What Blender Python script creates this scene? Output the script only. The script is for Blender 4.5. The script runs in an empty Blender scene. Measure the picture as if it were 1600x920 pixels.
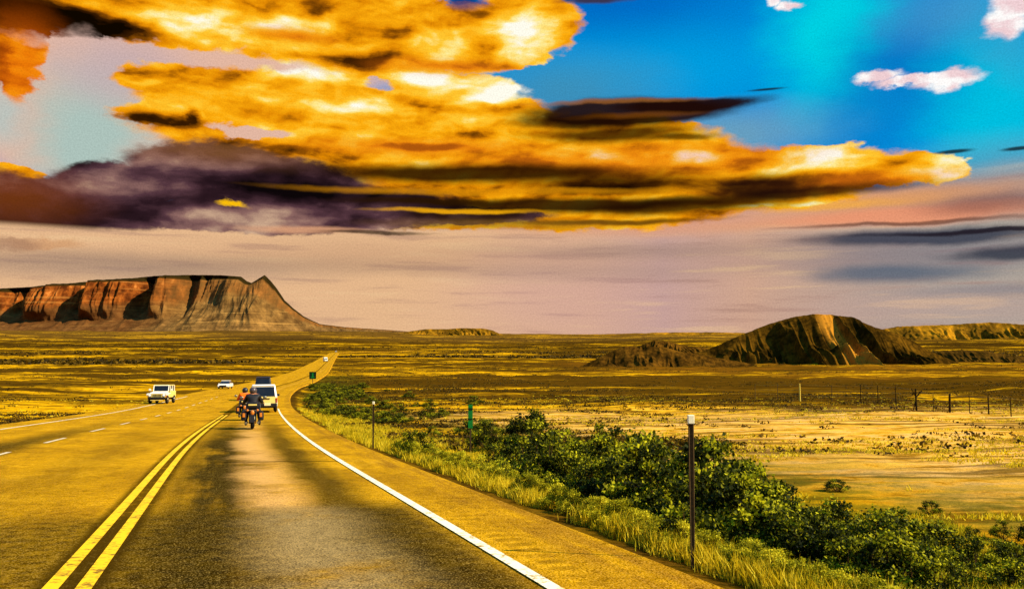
import bpy, bmesh, math, random
import numpy as np
from mathutils import Vector, Matrix
R = math.radians
random.seed(7); rng = np.random.default_rng(11)
SC = bpy.context.scene
COL = SC.collection
# ------------------------------------------------------------------ camera
FPX, CX, CY = 1300.0, 800.0, 460.0          # focal length and centre in pixels of the 1600 x 920 photograph
PITCH = math.atan(85/FPX)
CAMZ = 1.5
cam_d = bpy.data.cameras.new('camera'); cam = bpy.data.objects.new('camera', cam_d); COL.objects.link(cam)
cam.location = (0, 0, CAMZ); cam.rotation_euler = (math.pi/2 + PITCH, 0, 0)
cam_d.sensor_width = 36; cam_d.lens = 36*FPX/1600; cam_d.clip_start = .05; cam_d.clip_end = 60000
SC.camera = cam
SC.render.resolution_x, SC.render.resolution_y = 1024, 588
# ------------------------------------------------------------------ exposure, sun
EXPO = 0.9
SC.view_settings.view_transform = 'Standard'; SC.view_settings.look = 'None'
SC.view_settings.gamma = 1; SC.view_settings.exposure = EXPO; SC.view_settings.use_curve_mapping = False
SUN_EL, SUN_AZ = R(37), R(104)              # azimuth clockwise from +Y: behind the camera, to the left
sdir = Vector((math.sin(SUN_AZ)*math.cos(SUN_EL), math.cos(SUN_AZ)*math.cos(SUN_EL), math.sin(SUN_EL)))
sl = bpy.data.lights.new('sun', 'SUN'); sl.energy = 4.8; sl.angle = R(.5); sl.color = (1, .875, .67)
so = bpy.data.objects.new('sun', sl); COL.objects.link(so); so.location = (0, 0, 50)
so.rotation_euler = sdir.to_track_quat('Z', 'Y').to_euler()

def lin(c, g=1.0):
    """sRGB 0-255 to linear"""
    return tuple(g*((x/255/12.92) if x/255 <= .04045 else ((x/255+.055)/1.055)**2.4) for x in c)

# ------------------------------------------------------------------ world: sky with clouds, laid out by compass direction
W = bpy.data.worlds.new('World'); SC.world = W; W.use_nodes = True
nt = W.node_tree; N = nt.nodes; L = nt.links; N.clear()
def nd(kind, **kw):
    n = N.new(kind)
    for k, v in kw.items(): setattr(n, k, v)
    return n
def plug(sock, v):
    if isinstance(v, bpy.types.NodeSocket): L.new(v, sock)
    else: sock.default_value = v
def M(op, a, b=0.0, c=None, clamp=False):
    n = nd('ShaderNodeMath', operation=op, use_clamp=clamp); plug(n.inputs[0], a); plug(n.inputs[1], b)
    if c is not None: plug(n.inputs[2], c)
    return n.outputs[0]
def VM(op, a, b=(0, 0, 0)):
    n = nd('ShaderNodeVectorMath', operation=op); plug(n.inputs[0], a); plug(n.inputs[1], b)
    return n.outputs['Value'] if op in ('LENGTH', 'DOT_PRODUCT') else n.outputs[0]
def MR(v, a, b, c=0.0, d=1.0, smooth=True):
    n = nd('ShaderNodeMapRange', interpolation_type='SMOOTHSTEP' if smooth else 'LINEAR')
    plug(n.inputs[0], v)
    for i, x in enumerate((a, b, c, d)): plug(n.inputs[1+i], x)
    return n.outputs[0]
def XYZ(x, y, z=0.0):
    n = nd('ShaderNodeCombineXYZ'); plug(n.inputs[0], x); plug(n.inputs[1], y); plug(n.inputs[2], z); return n.outputs[0]
def MIX(f, a, b):
    n = nd('ShaderNodeMix', data_type='RGBA', blend_type='MIX'); n.clamp_factor = True
    plug(n.inputs[0], f); plug(n.inputs[6], a if isinstance(a, bpy.types.NodeSocket) else (*a, 1)); plug(n.inputs[7], b if isinstance(b, bpy.types.NodeSocket) else (*b, 1))
    return n.outputs[2]
def NOISE(vec, scale, detail=6, rough=.55, dist=0.0, col=False):
    n = nd('ShaderNodeTexNoise'); plug(n.inputs['Vector'], vec); n.inputs['Scale'].default_value = scale
    n.inputs['Detail'].default_value = detail; n.inputs['Roughness'].default_value = rough; n.inputs['Distortion'].default_value = dist
    return n.outputs['Color'] if col else n.outputs['Fac']
def RAMP(v, stops, interp='LINEAR'):
    n = nd('ShaderNodeValToRGB'); plug(n.inputs[0], v); cr = n.color_ramp; cr.interpolation = interp
    while len(cr.elements) < len(stops): cr.elements.new(1)
    for e, (p, c) in zip(cr.elements, stops): e.position = p; e.color = (*c, 1)
    return n.outputs[0]
G0 = 1/2**EXPO
def C(*c): return lin(c, G0)

tc = nd('ShaderNodeTexCoord'); sx = nd('ShaderNodeSeparateXYZ'); L.new(tc.outputs['Generated'], sx.inputs[0])
X_, Y_, Z_ = sx.outputs
az = M('ARCTAN2', X_, Y_)
hor = M('SQRT', M('ADD', M('MULTIPLY', X_, X_), M('MULTIPLY', Y_, Y_)))
el = M('ARCTAN2', Z_, hor)
P0 = XYZ(az, el)
def px2ae(px, py):
    cx, cy = (px-CX)/FPX, (CY-py)/FPX
    d = Vector((cx, math.cos(PITCH)-cy*math.sin(PITCH), math.sin(PITCH)+cy*math.cos(PITCH)))
    return math.atan2(d.x, d.y), math.atan2(d.z, math.hypot(d.x, d.y))
# domain warps (in radians)
Ps = XYZ(M('MULTIPLY', az, 1.0), M('MULTIPLY', el, 2.0))
w1 = VM('SUBTRACT', NOISE(Ps, 9, 3, .5, col=True), (.5, .5, .5))
w2 = VM('SUBTRACT', NOISE(Ps, 38, 5, .6, col=True), (.5, .5, .5))
Pw = VM('ADD', P0, VM('ADD', VM('MULTIPLY', w1, (.11, .030, 0)), VM('MULTIPLY', w2, (.040, .020, 0))))    # ragged
Pl = VM('ADD', P0, VM('ADD', VM('MULTIPLY', w1, (.06, .012, 0)), VM('MULTIPLY', w2, (.03, .004, 0))))      # lightly frayed
Pc = VM('ADD', P0, VM('ADD', VM('MULTIPLY', w1, (.03, .014, 0)), VM('MULTIPLY', w2, (.026, .022, 0))))     # cumulus edge
def dab(cx, cy, rx, ry, rot=0, soft=.25, P=None):
    a, e = px2ae(cx, cy)
    a2, e2 = px2ae(cx+rx, cy); a3, e3 = px2ae(cx-rx, cy); b2, f2 = px2ae(cx, cy-ry); b3, f3 = px2ae(cx, cy+ry)
    ru, rv = abs(a2-a3)/2, abs(f2-f3)/2
    n = nd('ShaderNodeVectorMath', operation='MULTIPLY_ADD'); plug(n.inputs[0], P or Pw)
    n.inputs[1].default_value = (1/ru, 1/rv, 0); n.inputs[2].default_value = (-a/ru, -e/rv, 0)
    return MR(VM('LENGTH', n.outputs[0]), 1+soft, 1-soft)
def union(lst, P=None, soft=.2):
    acc = None
    for d in lst:
        s = d[5] if len(d) > 5 else soft
        m = dab(*d[:4], d[4] if len(d) > 4 else 0, s, P)
        acc = m if acc is None else M('MAXIMUM', acc, m)
    return acc
# --- clear sky
sky = nd('ShaderNodeTexSky', sky_type='NISHITA'); sky.sun_disc = False; sky.sun_elevation = SUN_EL; sky.sun_rotation = SUN_AZ
sky.air_density = 1.6; sky.dust_density = 1.5
nsk = VM('MULTIPLY', sky.outputs[0], (.05, .11, .16))
blue = MIX(MR(el, R(30), R(55)), C(0, 140, 216), nsk)
def lay(base, color, mask, k=1.0):
    return MIX(mask if k == 1 else M('MULTIPLY', mask, k), base, color)
for (c, m, k) in [
    ((0, 92, 190), (960, 20, 190, 70, 0, .9), .75), ((0, 165, 226), (1010, 110, 240, 60, 0, .9), .7), ((0, 214, 226), (1305, 55, 85, 120, 0, .8), .9),
    ((6, 100, 190), (1440, 90, 110, 80, 0, .8), .75), ((0, 200, 225), (1560, 190, 110, 150, 0, .8), .8), ((10, 120, 200), (1340, 190, 60, 80, 0, .9), .6),
    ((70, 140, 170), (880, 150, 130, 50, 0, .9), .7), ((120, 165, 180), (1150, 210, 120, 36, 0, .9), .7),
    ((90, 150, 180), (1560, 275, 160, 45, 0, .9), .8), ((80, 160, 200), (1480, 20, 90, 40, 0, .9), .5), ((60, 160, 200), (1590, 60, 50, 60, 0, .9), .5)]:
    blue = lay(blue, C(*c), dab(*m, P=Pl), k)
colr = blue
# --- pale openings on the upper left
op = union([(120, 170, 230, 130), (400, 200, 120, 40), (330, 95, 330, 40), (120, 60, 160, 90)], Pl, .3)
opc = MIX(dab(140, 215, 90, 95, 0, .7, Pl), C(226, 182, 160), C(172, 194, 186))
opc = lay(opc, C(190, 170, 178), dab(190, 110, 90, 50, 0, .8, Pl), .7)
opc = lay(opc, C(160, 200, 200), dab(0, 180, 30, 40, 0, .8, Pl), .6)
colr = lay(colr, opc, op)
# --- hazy low sky: peach, lilac, grey
ln = NOISE(XYZ(az, M('MULTIPLY', el, 14.0)), 5, 5, .6)
az0 = px2ae(700, 400)[0]; az1 = px2ae(1500, 400)[0]; azm = px2ae(1080, 400)[0]
fz = MR(az, az0, az1, smooth=False)
low = RAMP(fz, [(0, C(228, 182, 138)), (.3, C(216, 172, 142)), (.45, C(198, 160, 150)), (.62, C(206, 164, 140)), (.85, C(178, 158, 146)), (1, C(170, 160, 150))])
low = lay(low, C(160, 120, 108), MR(ln, .52, .66), .45)
low = lay(low, C(236, 196, 148), MR(ln, .46, .32), .5)
topE = px2ae(700, 330)[1]; 
e_top = M('ADD', px2ae(800, 352)[1], M('MULTIPLY', M('SUBTRACT', NOISE(Ps, 6, 4), .5), .02))
tilt = M('MULTIPLY', MR(az, px2ae(1200, 300)[0], px2ae(1600, 300)[0]), .030)
lowm = MR(M('SUBTRACT', el, M('ADD', e_top, tilt)), .022, -.010)
colr = lay(colr, low, lowm)
for (c, m, k, PP) in [
    ((120, 108, 108), (200, 420, 260, 18, 0, .8), .45, Pl), ((184, 140, 110), (620, 400, 260, 20, 0, .9), .4, Pl),
    ((196, 150, 168), (860, 465, 150, 60, 0, .9), .25, Pl), ((150, 124, 112), (1010, 392, 200, 12, -1, .9), .5, Pl), ((156, 130, 118), (930, 425, 220, 14, -1, .9), .35, Pl), ((150, 122, 104), (300, 410, 420, 14, 0, .9), .4, Pl),
    ((226, 158, 116), (1120, 348, 330, 15, 0, .7), .75, Pl), ((160, 122, 126), (1480, 308, 170, 22, 0, .8), .7, Pl), ((232, 160, 90), (1300, 316, 240, 16, 0, .7), .8, Pl), ((236, 150, 110), (1430, 336, 210, 14, -1, .5), .85, Pl), ((240, 170, 70), (1270, 322, 110, 7, -1, .6), .8, Pl),
    ((110, 70, 70), (1560, 318, 110, 14, -4, .8), .6, Pl), ((96, 96, 118), (1460, 395, 260, 26, -2, .8), .5, Pl),
    ((52, 60, 78), (1440, 369, 190, 12, 0, .45), .9, Pl), ((40, 50, 66), (1600, 392, 110, 12, -2, .5), .85, Pl), ((78, 96, 116), (1390, 428, 120, 14, 0, .6), .8, Pl),
    ((32, 24, 34), (1550, 358, 200, 3.5, 0, .5), .9, Pl), ((80, 104, 124), (1560, 455, 140, 10, 0, .8), .5, Pl),
    ((196, 160, 150), (1500, 480, 250, 30, 0, .9), .4, Pl)]:
    colr = lay(colr, C(*c), dab(*m, P=PP), k)
# --- small white clouds
wh = union([(1478, 127, 48, 14), (1375, 120, 36, 9, -6), (1425, 126, 55, 8), (1575, 32, 32, 26, 20), (1590, 5, 40, 22), (1233, 10, 18, 7, -20), (1215, 2, 14, 6)], Pc, .35)
colr = lay(colr, MIX(MR(NOISE(Ps, 30, 4), .4, .6), C(238, 206, 210), C(255, 252, 250)), wh)
# --- sunlit cumulus mass
gold = union([
    (430, 15, 470, 72), (700, 60, 165, 52), (822, 42, 84, 58), (815, 88, 52, 20), (35, 60, 48, 100), (-150, 60, 170, 120), (200, 30, 260, 42),
    (300, 132, 140, 33), (440, 128, 170, 40), (600, 150, 210, 42), (700, 146, 96, 38), (770, 176, 90, 22),
    (300, 187, 112, 20), (520, 215, 300, 46), (700, 235, 320, 64), (880, 240, 270, 60), (1040, 235, 96, 34), (960, 205, 140, 18),
    (1170, 268, 240, 34), (1340, 270, 150, 27), (1300, 250, 76, 24), (1470, 266, 50, 26), (800, 320, 430, 40), (1100, 310, 260, 24), (30, 270, 62, 18),
    (540, 112, 170, 46), (600, 190, 300, 56), (430, 170, 210, 44), (880, 270, 330, 70), (600, -120, 900, 100), (-500, 140, 400, 150)], Pw, .16)
gap = union([(290, 90, 220, 11, 2, .6), (120, 110, 42, 60, 0, .6), (590, 133, 30, 6, 0, .6), (385, 203, 62, 10, -4, .3), (720, -2, 40, 14, 0, .3)], Pw)
gold = M('MULTIPLY', gold, M('SUBTRACT', 1.0, gap))
Pt = VM('ADD', XYZ(az, M('MULTIPLY', el, 2.3)), VM('MULTIPLY', w1, (.05, .05, 0)))
nA = NOISE(Pt, 11, 7, .50); nB = NOISE(VM('ADD', Pt, (-.008, .022, 0)), 11, 7, .50)
relief = M('SUBTRACT', nA, nB)
nC = NOISE(Pt, 30, 6, .52); nD = NOISE(VM('ADD', Pt, (-.004, .009, 0)), 30, 6, .52)
relief2 = M('SUBTRACT', nC, nD)
vor = nd('ShaderNodeTexVoronoi', feature='SMOOTH_F1'); plug(vor.inputs['Vector'], VM('ADD', Pt, VM('MULTIPLY', w2, (.02, .02, 0)))); vor.inputs['Scale'].default_value = 24; vor.inputs['Smoothness'].default_value = .35
bil = M('SUBTRACT', .42, vor.outputs['Distance'])
strk = NOISE(XYZ(M('MULTIPLY', az, 1.0), M('MULTIPLY', el, 9.0)), 7, 7, .6)
tone = M('ADD', .585, M('ADD', M('MULTIPLY', relief, .75), M('ADD', M('MULTIPLY', relief2, .42), M('ADD', M('MULTIPLY', M('SUBTRACT', nA, .5), .42), M('ADD', M('MULTIPLY', bil, .20), M('MULTIPLY', M('SUBTRACT', strk, .5), .26))))))
for (m, k) in [
    ((270, 36, 60, 14), .28), ((356, 36, 44, 16), .34), ((470, 40, 60, 12), .32), ((690, 78, 52, 26), .3), ((826, 58, 46, 36), .36), ((800, 90, 50, 14), .14),
    ((480, 110, 50, 15), .45), ((410, 104, 60, 8), .2), ((722, 134, 74, 24), .36), ((655, 124, 34, 10), .4), ((780, 150, 34, 12), .35), ((545, 168, 110, 8), .32), ((590, 160, 40, 10), .3),
    ((1310, 250, 62, 20), .38), ((1212, 256, 46, 12), .28), ((1475, 264, 42, 22), .42), ((1412, 270, 36, 8), .3), ((1096, 247, 30, 11), .5), ((945, 243, 24, 9), .35),
    ((440, 70, 200, 10), .12), ((560, 217, 160, 12), .1), ((1050, 300, 60, 16), .12), ((1180, 322, 110, 4), .2),
    ((60, 25, 150, 26), -.50), ((95, 50, 60, 9), -.35), ((-10, 90, 22, 60), -.4), ((590, 100, 60, 14), -.1), ((590, 70, 120, 20), -.14), ((470, 10, 100, 16), -.08), ((500, 18, 22, 12), -.2), ((720, 102, 60, 6), -.22),
    ((150, 40, 110, 16), -.25), ((260, 190, 70, 9), -.3), ((297, 180, 12, 9), -.4), ((640, 100, 160, 12), -.10), ((680, 172, 36, 6), -.25), ((430, 235, 120, 14), -.18), ((1010, 265, 90, 10), -.15),
    ((660, 229, 52, 5), -.5), ((740, 213, 60, 6), -.12), ((880, 262, 160, 16), -.12), ((1150, 255, 70, 8), -.2), ((40, 290, 90, 16), -.25), ((560, 95, 50, 12), -.1),
    ((1190, 290, 260, 14), -.22), ((820, 298, 400, 12), -.15), ((30, 120, 60, 70), -.03), ((640, 20, 90, 14), -.08), ((760, 15, 60, 12), -.06)]:
    tone = M('ADD', tone, M('MULTIPLY', dab(*m, 0, .75, Pl), k))
edge = MR(gold, 0.05, .75)
goldc = RAMP(tone, [(0, C(14, 6, 0)), (.2, C(58, 28, 2)), (.34, C(150, 84, 4)), (.46, C(226, 138, 4)), (.60, C(252, 172, 14)), (.74, C(255, 200, 50)), (.86, C(255, 232, 140)), (1, C(255, 252, 236))])
goldc = lay(goldc, C(238, 106, 10), M('MULTIPLY', dab(40, 110, 60, 70, 0, .8, Pl), .6))
goldc = lay(goldc, C(232, 118, 20), M('MULTIPLY', union([(980, 250, 260, 22), (660, 230, 160, 12), (1330, 285, 170, 14), (460, 55, 60, 10), (700, 105, 100, 12)], Pl, .8), .5))
colr = lay(colr, goldc, MR(gold, .10, .85))
# --- purple-brown shadowed cloud on the lower left
pur = union([(330, 262, 130, 44), (210, 285, 120, 36), (100, 320, 190, 44), (-60, 310, 150, 54), (420, 300, 190, 56), (560, 325, 180, 34), (360, 340, 300, 22), (680, 335, 190, 14), (-400, 320, 300, 60)], Pc, .20)
ptone = M('ADD', .46, M('ADD', M('MULTIPLY', relief, .9), M('MULTIPLY', M('SUBTRACT', nA, .5), 1.1)))
for (m, k) in [((400, 345, 90, 26), .5), ((300, 245, 90, 22), .3), ((230, 285, 120, 16), .18), ((160, 300, 70, 20), .2), ((400, 285, 130, 22), -.3), ((250, 330, 130, 20), -.22), ((520, 300, 120, 10), -.3), ((60, 330, 120, 24), -.12), ((60, 360, 40, 10), -.3), ((560, 340, 120, 8), -.1), ((310, 335, 40, 8), .3)]:
    ptone = M('ADD', ptone, M('MULTIPLY', dab(*m, 0, .8, Pl), k))
purc = RAMP(ptone, [(0, C(12, 6, 8)), (.3, C(44, 25, 32)), (.54, C(84, 54, 62)), (.76, C(140, 102, 96)), (1, C(206, 170, 140))])
purc = lay(purc, C(130, 62, 10), M('MULTIPLY', dab(20, 300, 110, 40, 0, .9, Pl), .65))
purc = lay(purc, C(150, 96, 40), M('MULTIPLY', dab(340, 235, 160, 20, 0, .9, Pl), .5))
purb = MR(el, px2ae(300, 372)[1], px2ae(300, 360)[1])
colr = lay(colr, purc, M('MULTIPLY', MR(pur, .05, .95), purb))
colr = lay(colr, C(250, 190, 10), dab(362, 320, 26, 4, 0, .5, Pc)); colr = lay(colr, C(220, 160, 120), dab(480, 358, 90, 5, 0, .6, Pl), .8)
# --- thin dark streaks under the cumulus
for (c, m, k, PP) in [
    ((36, 14, 4), (985, 176, 168, 21, 0, .25), .98, Pl), ((30, 10, 6), (1080, 164, 112, 11, -1, .3), .98, Pl), ((26, 8, 3), (900, 190, 90, 10, -1, .5), .85, Pl), ((150, 92, 40), (960, 160, 120, 3.5, 0, .6), .7, Pl), ((120, 66, 8), (1000, 180, 80, 4, 0, .8), .6, Pl),
    ((30, 10, 2), (960, 209, 116, 12, -2, .6), .9, Pl), ((44, 18, 0), (1070, 214, 50, 5, 4, .6), .8, Pl),
    ((26, 9, 2), (740, 272, 270, 14, -4, .55), .95, Pl), ((26, 9, 2), (960, 288, 130, 15, -2, .6), .9, Pl), ((22, 8, 4), (880, 320, 270, 10, -1, .5), .95, Pl),
    ((26, 8, 6), (1180, 292, 90, 20, -2, .5), .95, Pl), ((30, 10, 6), (1260, 300, 160, 9, 0, .55), .9, Pl), ((30, 10, 2), (1060, 322, 160, 11, 2, .6), .9, Pl),
    ((40, 20, 2), (680, 313, 130, 5, -2, .6), .9, Pl), ((40, 20, 2), (740, 336, 90, 11, 0, .6), .85, Pl), ((44, 24, 8), (960, 346, 140, 4, 2, .6), .8, Pl), ((70, 36, 30), (1420, 348, 180, 3, 2, .6), .7, Pl),
    ((30, 16, 8), (590, 363, 80, 3, 0, .5), .8, Pl), ((250, 176, 10), (720, 328, 110, 3.5, 0, .6), .8, Pl), ((230, 150, 10), (760, 300, 260, 5, -2, .6), .55, Pl),
    ((120, 84, 20), (800, 350, 170, 8, 0, .7), .6, Pl),
    ((18, 30, 44), (1198, 140, 26, 1.8, -3, .6), .9, P0), ((20, 30, 30), (1490, 237, 28, 3, 2, .5), .9, P0), ((20, 24, 30), (1592, 232, 26, 3, -4, .5), .9, P0), ((60, 44, 50), (930, 2, 46, 5, 0, .6), .9, Pl), ((20, 50, 120), (730, 5, 26, 10, 0, .6), .9, Pl),
    ((200, 140, 90), (70, 380, 60, 8, 0, .5), .5, Pc), ((160, 120, 96), (20, 380, 40, 10, 0, .5), .6, Pc)]:
    colr = lay(colr, C(*c), dab(*m, P=PP), k)
mot = M('ADD', M('MULTIPLY', NOISE(P0, 560, 2, .8), .62), .69)
colr = VM('MULTIPLY', colr, XYZ(mot, mot, mot))
bg = nd('ShaderNodeBackground'); out = nd('ShaderNodeOutputWorld')
BGS = .1
L.new(VM('SCALE', colr), bg.inputs[0]); bg.inputs[0].links[0].from_node.inputs['Scale'].default_value = 1/BGS
bg.inputs[1].default_value = BGS
L.new(bg.outputs[0], out.inputs[0])
W.cycles.sampling_method = 'MANUAL'; W.cycles.sample_map_resolution = 160
SC.cycles.max_bounces = 5; SC.cycles.diffuse_bounces = 2

# ================================================================== helpers
def tag(o, label=None, cat=None, group=None, kind=None):
    if label: o['label'] = label
    if cat: o['category'] = cat
    if group: o['group'] = group
    if kind: o['kind'] = kind
    return o
def empty(name, loc, rz=0, label=None, cat=None, group=None):
    o = bpy.data.objects.new(name, None); COL.objects.link(o); o.location = loc; o.rotation_euler = (0, 0, rz)
    o.empty_display_size = .2
    return tag(o, label, cat, group)
def mesh_obj(name, verts, faces, m=None, parent=None, smooth=False, attrs=None):
    me = bpy.data.meshes.new(name); me.from_pydata([tuple(v) for v in verts], [], faces); me.update()
    if smooth: me.polygons.foreach_set('use_smooth', [True]*len(me.polygons))
    for k, arr in (attrs or {}).items():
        a = me.attributes.new(k, 'FLOAT', 'POINT'); a.data.foreach_set('value', np.asarray(arr, dtype=np.float32).ravel())
    if m: me.materials.append(m)
    o = bpy.data.objects.new(name, me); COL.objects.link(o)
    if parent: o.parent = parent
    return o
def np_mesh(name, V, F, m=None, parent=None, smooth=False, attrs=None):
    """fast mesh from arrays; F is (n, k)"""
    me = bpy.data.meshes.new(name); n, k = F.shape
    me.vertices.add(len(V)); me.vertices.foreach_set('co', np.asarray(V, dtype=np.float32).ravel())
    me.loops.add(n*k); me.loops.foreach_set('vertex_index', F.astype(np.int32).ravel())
    me.polygons.add(n); me.polygons.foreach_set('loop_start', np.arange(0, n*k, k, dtype=np.int32))
    me.polygons.foreach_set('use_smooth', np.full(n, smooth))
    me.update(calc_edges=True)
    for kk, arr in (attrs or {}).items():
        a = me.attributes.new(kk, 'FLOAT', 'POINT'); a.data.foreach_set('value', np.asarray(arr, dtype=np.float32).ravel())
    if m: me.materials.append(m)
    o = bpy.data.objects.new(name, me); COL.objects.link(o)
    if parent: o.parent = parent
    return o
def grid_faces(nr, nc, wrap=False):
    i = np.arange(nr-1)[:, None]; j = np.arange(nc if wrap else nc-1)[None, :]; jn = (j+1) % nc
    return np.stack([i*nc+j, i*nc+jn, (i+1)*nc+jn, (i+1)*nc+j], -1).reshape(-1, 4)
def copy_tree(o, parent=None):
    c = o.copy(); COL.objects.link(c); c.parent = parent
    for ch in o.children: copy_tree(ch, c)
    return c

# value noise for shaping the land
_T = np.random.default_rng(5).random((512, 512))
def vnoise(x, y):
    xi = np.floor(x).astype(int); yi = np.floor(y).astype(int); fx = x-xi; fy = y-yi
    fx = fx*fx*(3-2*fx); fy = fy*fy*(3-2*fy); a = lambda i, j: _T[(xi+i) & 511, (yi+j) & 511]
    return (a(0, 0)*(1-fx)+a(1, 0)*fx)*(1-fy)+(a(0, 1)*(1-fx)+a(1, 1)*fx)*fy
def fbm(x, y, o=4, g=.5):
    s = 0; a = 1; t = 0
    for k in range(o): s = s+a*vnoise(x*2**k+17.3*k, y*2**k+9.1*k); t += a; a *= g
    return s/t
def sstep(a, b, x): t = np.clip((x-a)/(b-a), 0, 1); return t*t*(3-2*t)

# ------------------------------------------------------------------ materials
class MT:
    def __init__(s, name, rough=.85, spec=.25, metal=0.0):
        s.m = bpy.data.materials.new(name); s.m.use_nodes = True; s.t = s.m.node_tree; s.b = s.t.nodes['Principled BSDF']
        s.b.inputs['Roughness'].default_value = rough; s.b.inputs['Specular IOR Level'].default_value = spec; s.b.inputs['Metallic'].default_value = metal
    def use(s):
        global nt, N, L
        nt = s.t; N = nt.nodes; L = nt.links; return s
    def pos(s): return nd('ShaderNodeNewGeometry').outputs['Position']
    def obj(s): return nd('ShaderNodeTexCoord').outputs['Object']
    def color(s, c): plug(s.b.inputs['Base Color'], c if isinstance(c, bpy.types.NodeSocket) else (*c, 1))
    def bump(s, h, k=.3, d=.02):
        n = nd('ShaderNodeBump'); n.inputs['Strength'].default_value = k; n.inputs['Distance'].default_value = d; plug(n.inputs['Height'], h); L.new(n.outputs[0], s.b.inputs['Normal'])
def simple(name, rgb, rough=.6, spec=.3, metal=0.0, var=.12, scale=20, emit=None):
    k = MT(name, rough, spec, metal).use(); a = lin(rgb)
    n = NOISE(k.obj(), scale, 4, .6)
    k.color(MIX(MR(n, .35, .65, smooth=False), tuple(x*(1-var) for x in a), tuple(min(1, x*(1+var)) for x in a)))
    return k.m
def ATTR(name):
    n = nd('ShaderNodeAttribute'); n.attribute_name = name; return n.outputs['Fac']

# ------------------------------------------------------------------ lie of the land
_zk = [(-900, 20), (-300, 10), (-60, 3.12), (0, 0), (50, -2.6), (66, -3.35), (90, -4.15), (138, -5.3), (212, -6.55), (325, -7.6), (590, -7.9), (1000, -6.6), (1500, -3.9), (1640, -3.5), (1800, -4.5), (2500, 15), (4000, 57), (5000, 80), (6500, 108), (7500, 106), (60000, -200)]
_yy = np.concatenate([np.arange(-900, 3000, 2.0), np.arange(3000, 60001, 60.0)])
_zz = np.interp(_yy, [a for a, b in _zk], [b for a, b in _zk])
_n1 = len(np.arange(-900, 3000, 2.0))
for _w in (9, 7):                                       # rounds the knots off
    _k = np.ones(_w)/_w; _s = np.convolve(np.pad(_zz[:_n1], _w, mode='edge'), _k, 'same')[_w:-_w]; _zz[:_n1] = _s
_zz[_n1-20:_n1] = np.interp(_yy[_n1-20:_n1], [a for a, b in _zk], [b for a, b in _zk])
def zb(y): return np.interp(y, _yy, _zz)
def ray(px, py):
    cx, cy = (px-CX)/FPX, (CY-py)/FPX
    return np.array([cx, math.cos(PITCH)-cy*math.sin(PITCH), math.sin(PITCH)+cy*math.cos(PITCH)])
def hit(px, py, f=None):
    """where the ray through a pixel meets the land"""
    d = ray(px, py); t = 1.5; f = f or (lambda x, y: zb(y))
    while t < 9000:
        if CAMZ+d[2]*t < f(d[0]*t, d[1]*t): break
        t += max(.02, t*.002)
    return d[0]*t, d[1]*t
# right edge line of the carriageway
_re = [(865, 922), (800, 883), (660, 792), (561, 739), (515, 713), (486, 693), (457, 669), (437, 645), (432, 630), (437, 618), (452, 607), (480, 597), (502, 586), (511, 577), (517, 567), (523, 558), (528, 551)]
_pts = [hit(*p) for p in _re]
d0 = np.array(_pts[1])-np.array(_pts[0]); d0 /= np.hypot(*d0)
_pts = [tuple(np.array(_pts[0])-d0*s) for s in (90, 45, 20, 8)]+_pts+[(_pts[-1][0]+12, 1700), (_pts[-1][0]+60, 1900)]
_P = np.array(_pts)
_s = np.concatenate([[0], np.cumsum(np.hypot(*np.diff(_P, axis=0).T))])
_S = np.concatenate([np.arange(0, 110, 1.0), np.arange(110, 260, 2.0), np.arange(260, _s[-1], 6.0)])
_px = np.interp(_S, _s, _P[:, 0]); _py = np.interp(_S, _s, _P[:, 1])
def smooth_path(a, S, r):
    out = a.copy()
    for i in range(len(a)):
        w = r*min(1, .35+S[i]/900); k = np.exp(-((S-S[i])/w)**2); k[np.abs(S-S[i]) > min(S[i], S[-1]-S[i])+.01] = 0; out[i] = (a*k).sum()/k.sum()
    return out
_px = smooth_path(_px, _S, 22); _py = smooth_path(_py, _S, 22)
RP = np.stack([_px, _py], 1)
_tan = np.gradient(RP, axis=0); _tan /= np.hypot(*_tan.T)[:, None]
RN = np.stack([_tan[:, 1], -_tan[:, 0]], 1)              # points to the right of travel
RW = 11.5                                                 # from the right edge line to the left edge line
def road_off(x, y):
    """signed distance to the right of the right edge line"""
    x = np.asarray(x, float); y = np.asarray(y, float); sh = x.shape; q = np.stack([x.ravel(), y.ravel()], 1)
    out = np.full(len(q), 1e9)
    near = np.where((q[:, 1] > -120) & (q[:, 1] < 2100) & (np.abs(q[:, 0]) < 900))[0]
    for c in range(0, len(near), 4000):
        ix = near[c:c+4000]; d = q[ix][:, None, :]-RP[None]; dd = (d**2).sum(-1); j = dd.argmin(1)
        v = d[np.arange(len(ix)), j]; s = (v*RN[j]).sum(-1); out[ix] = np.sqrt(dd[np.arange(len(ix)), j])*np.sign(s+1e-9)
    return out.reshape(sh)
SHO = 1.25
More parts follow.
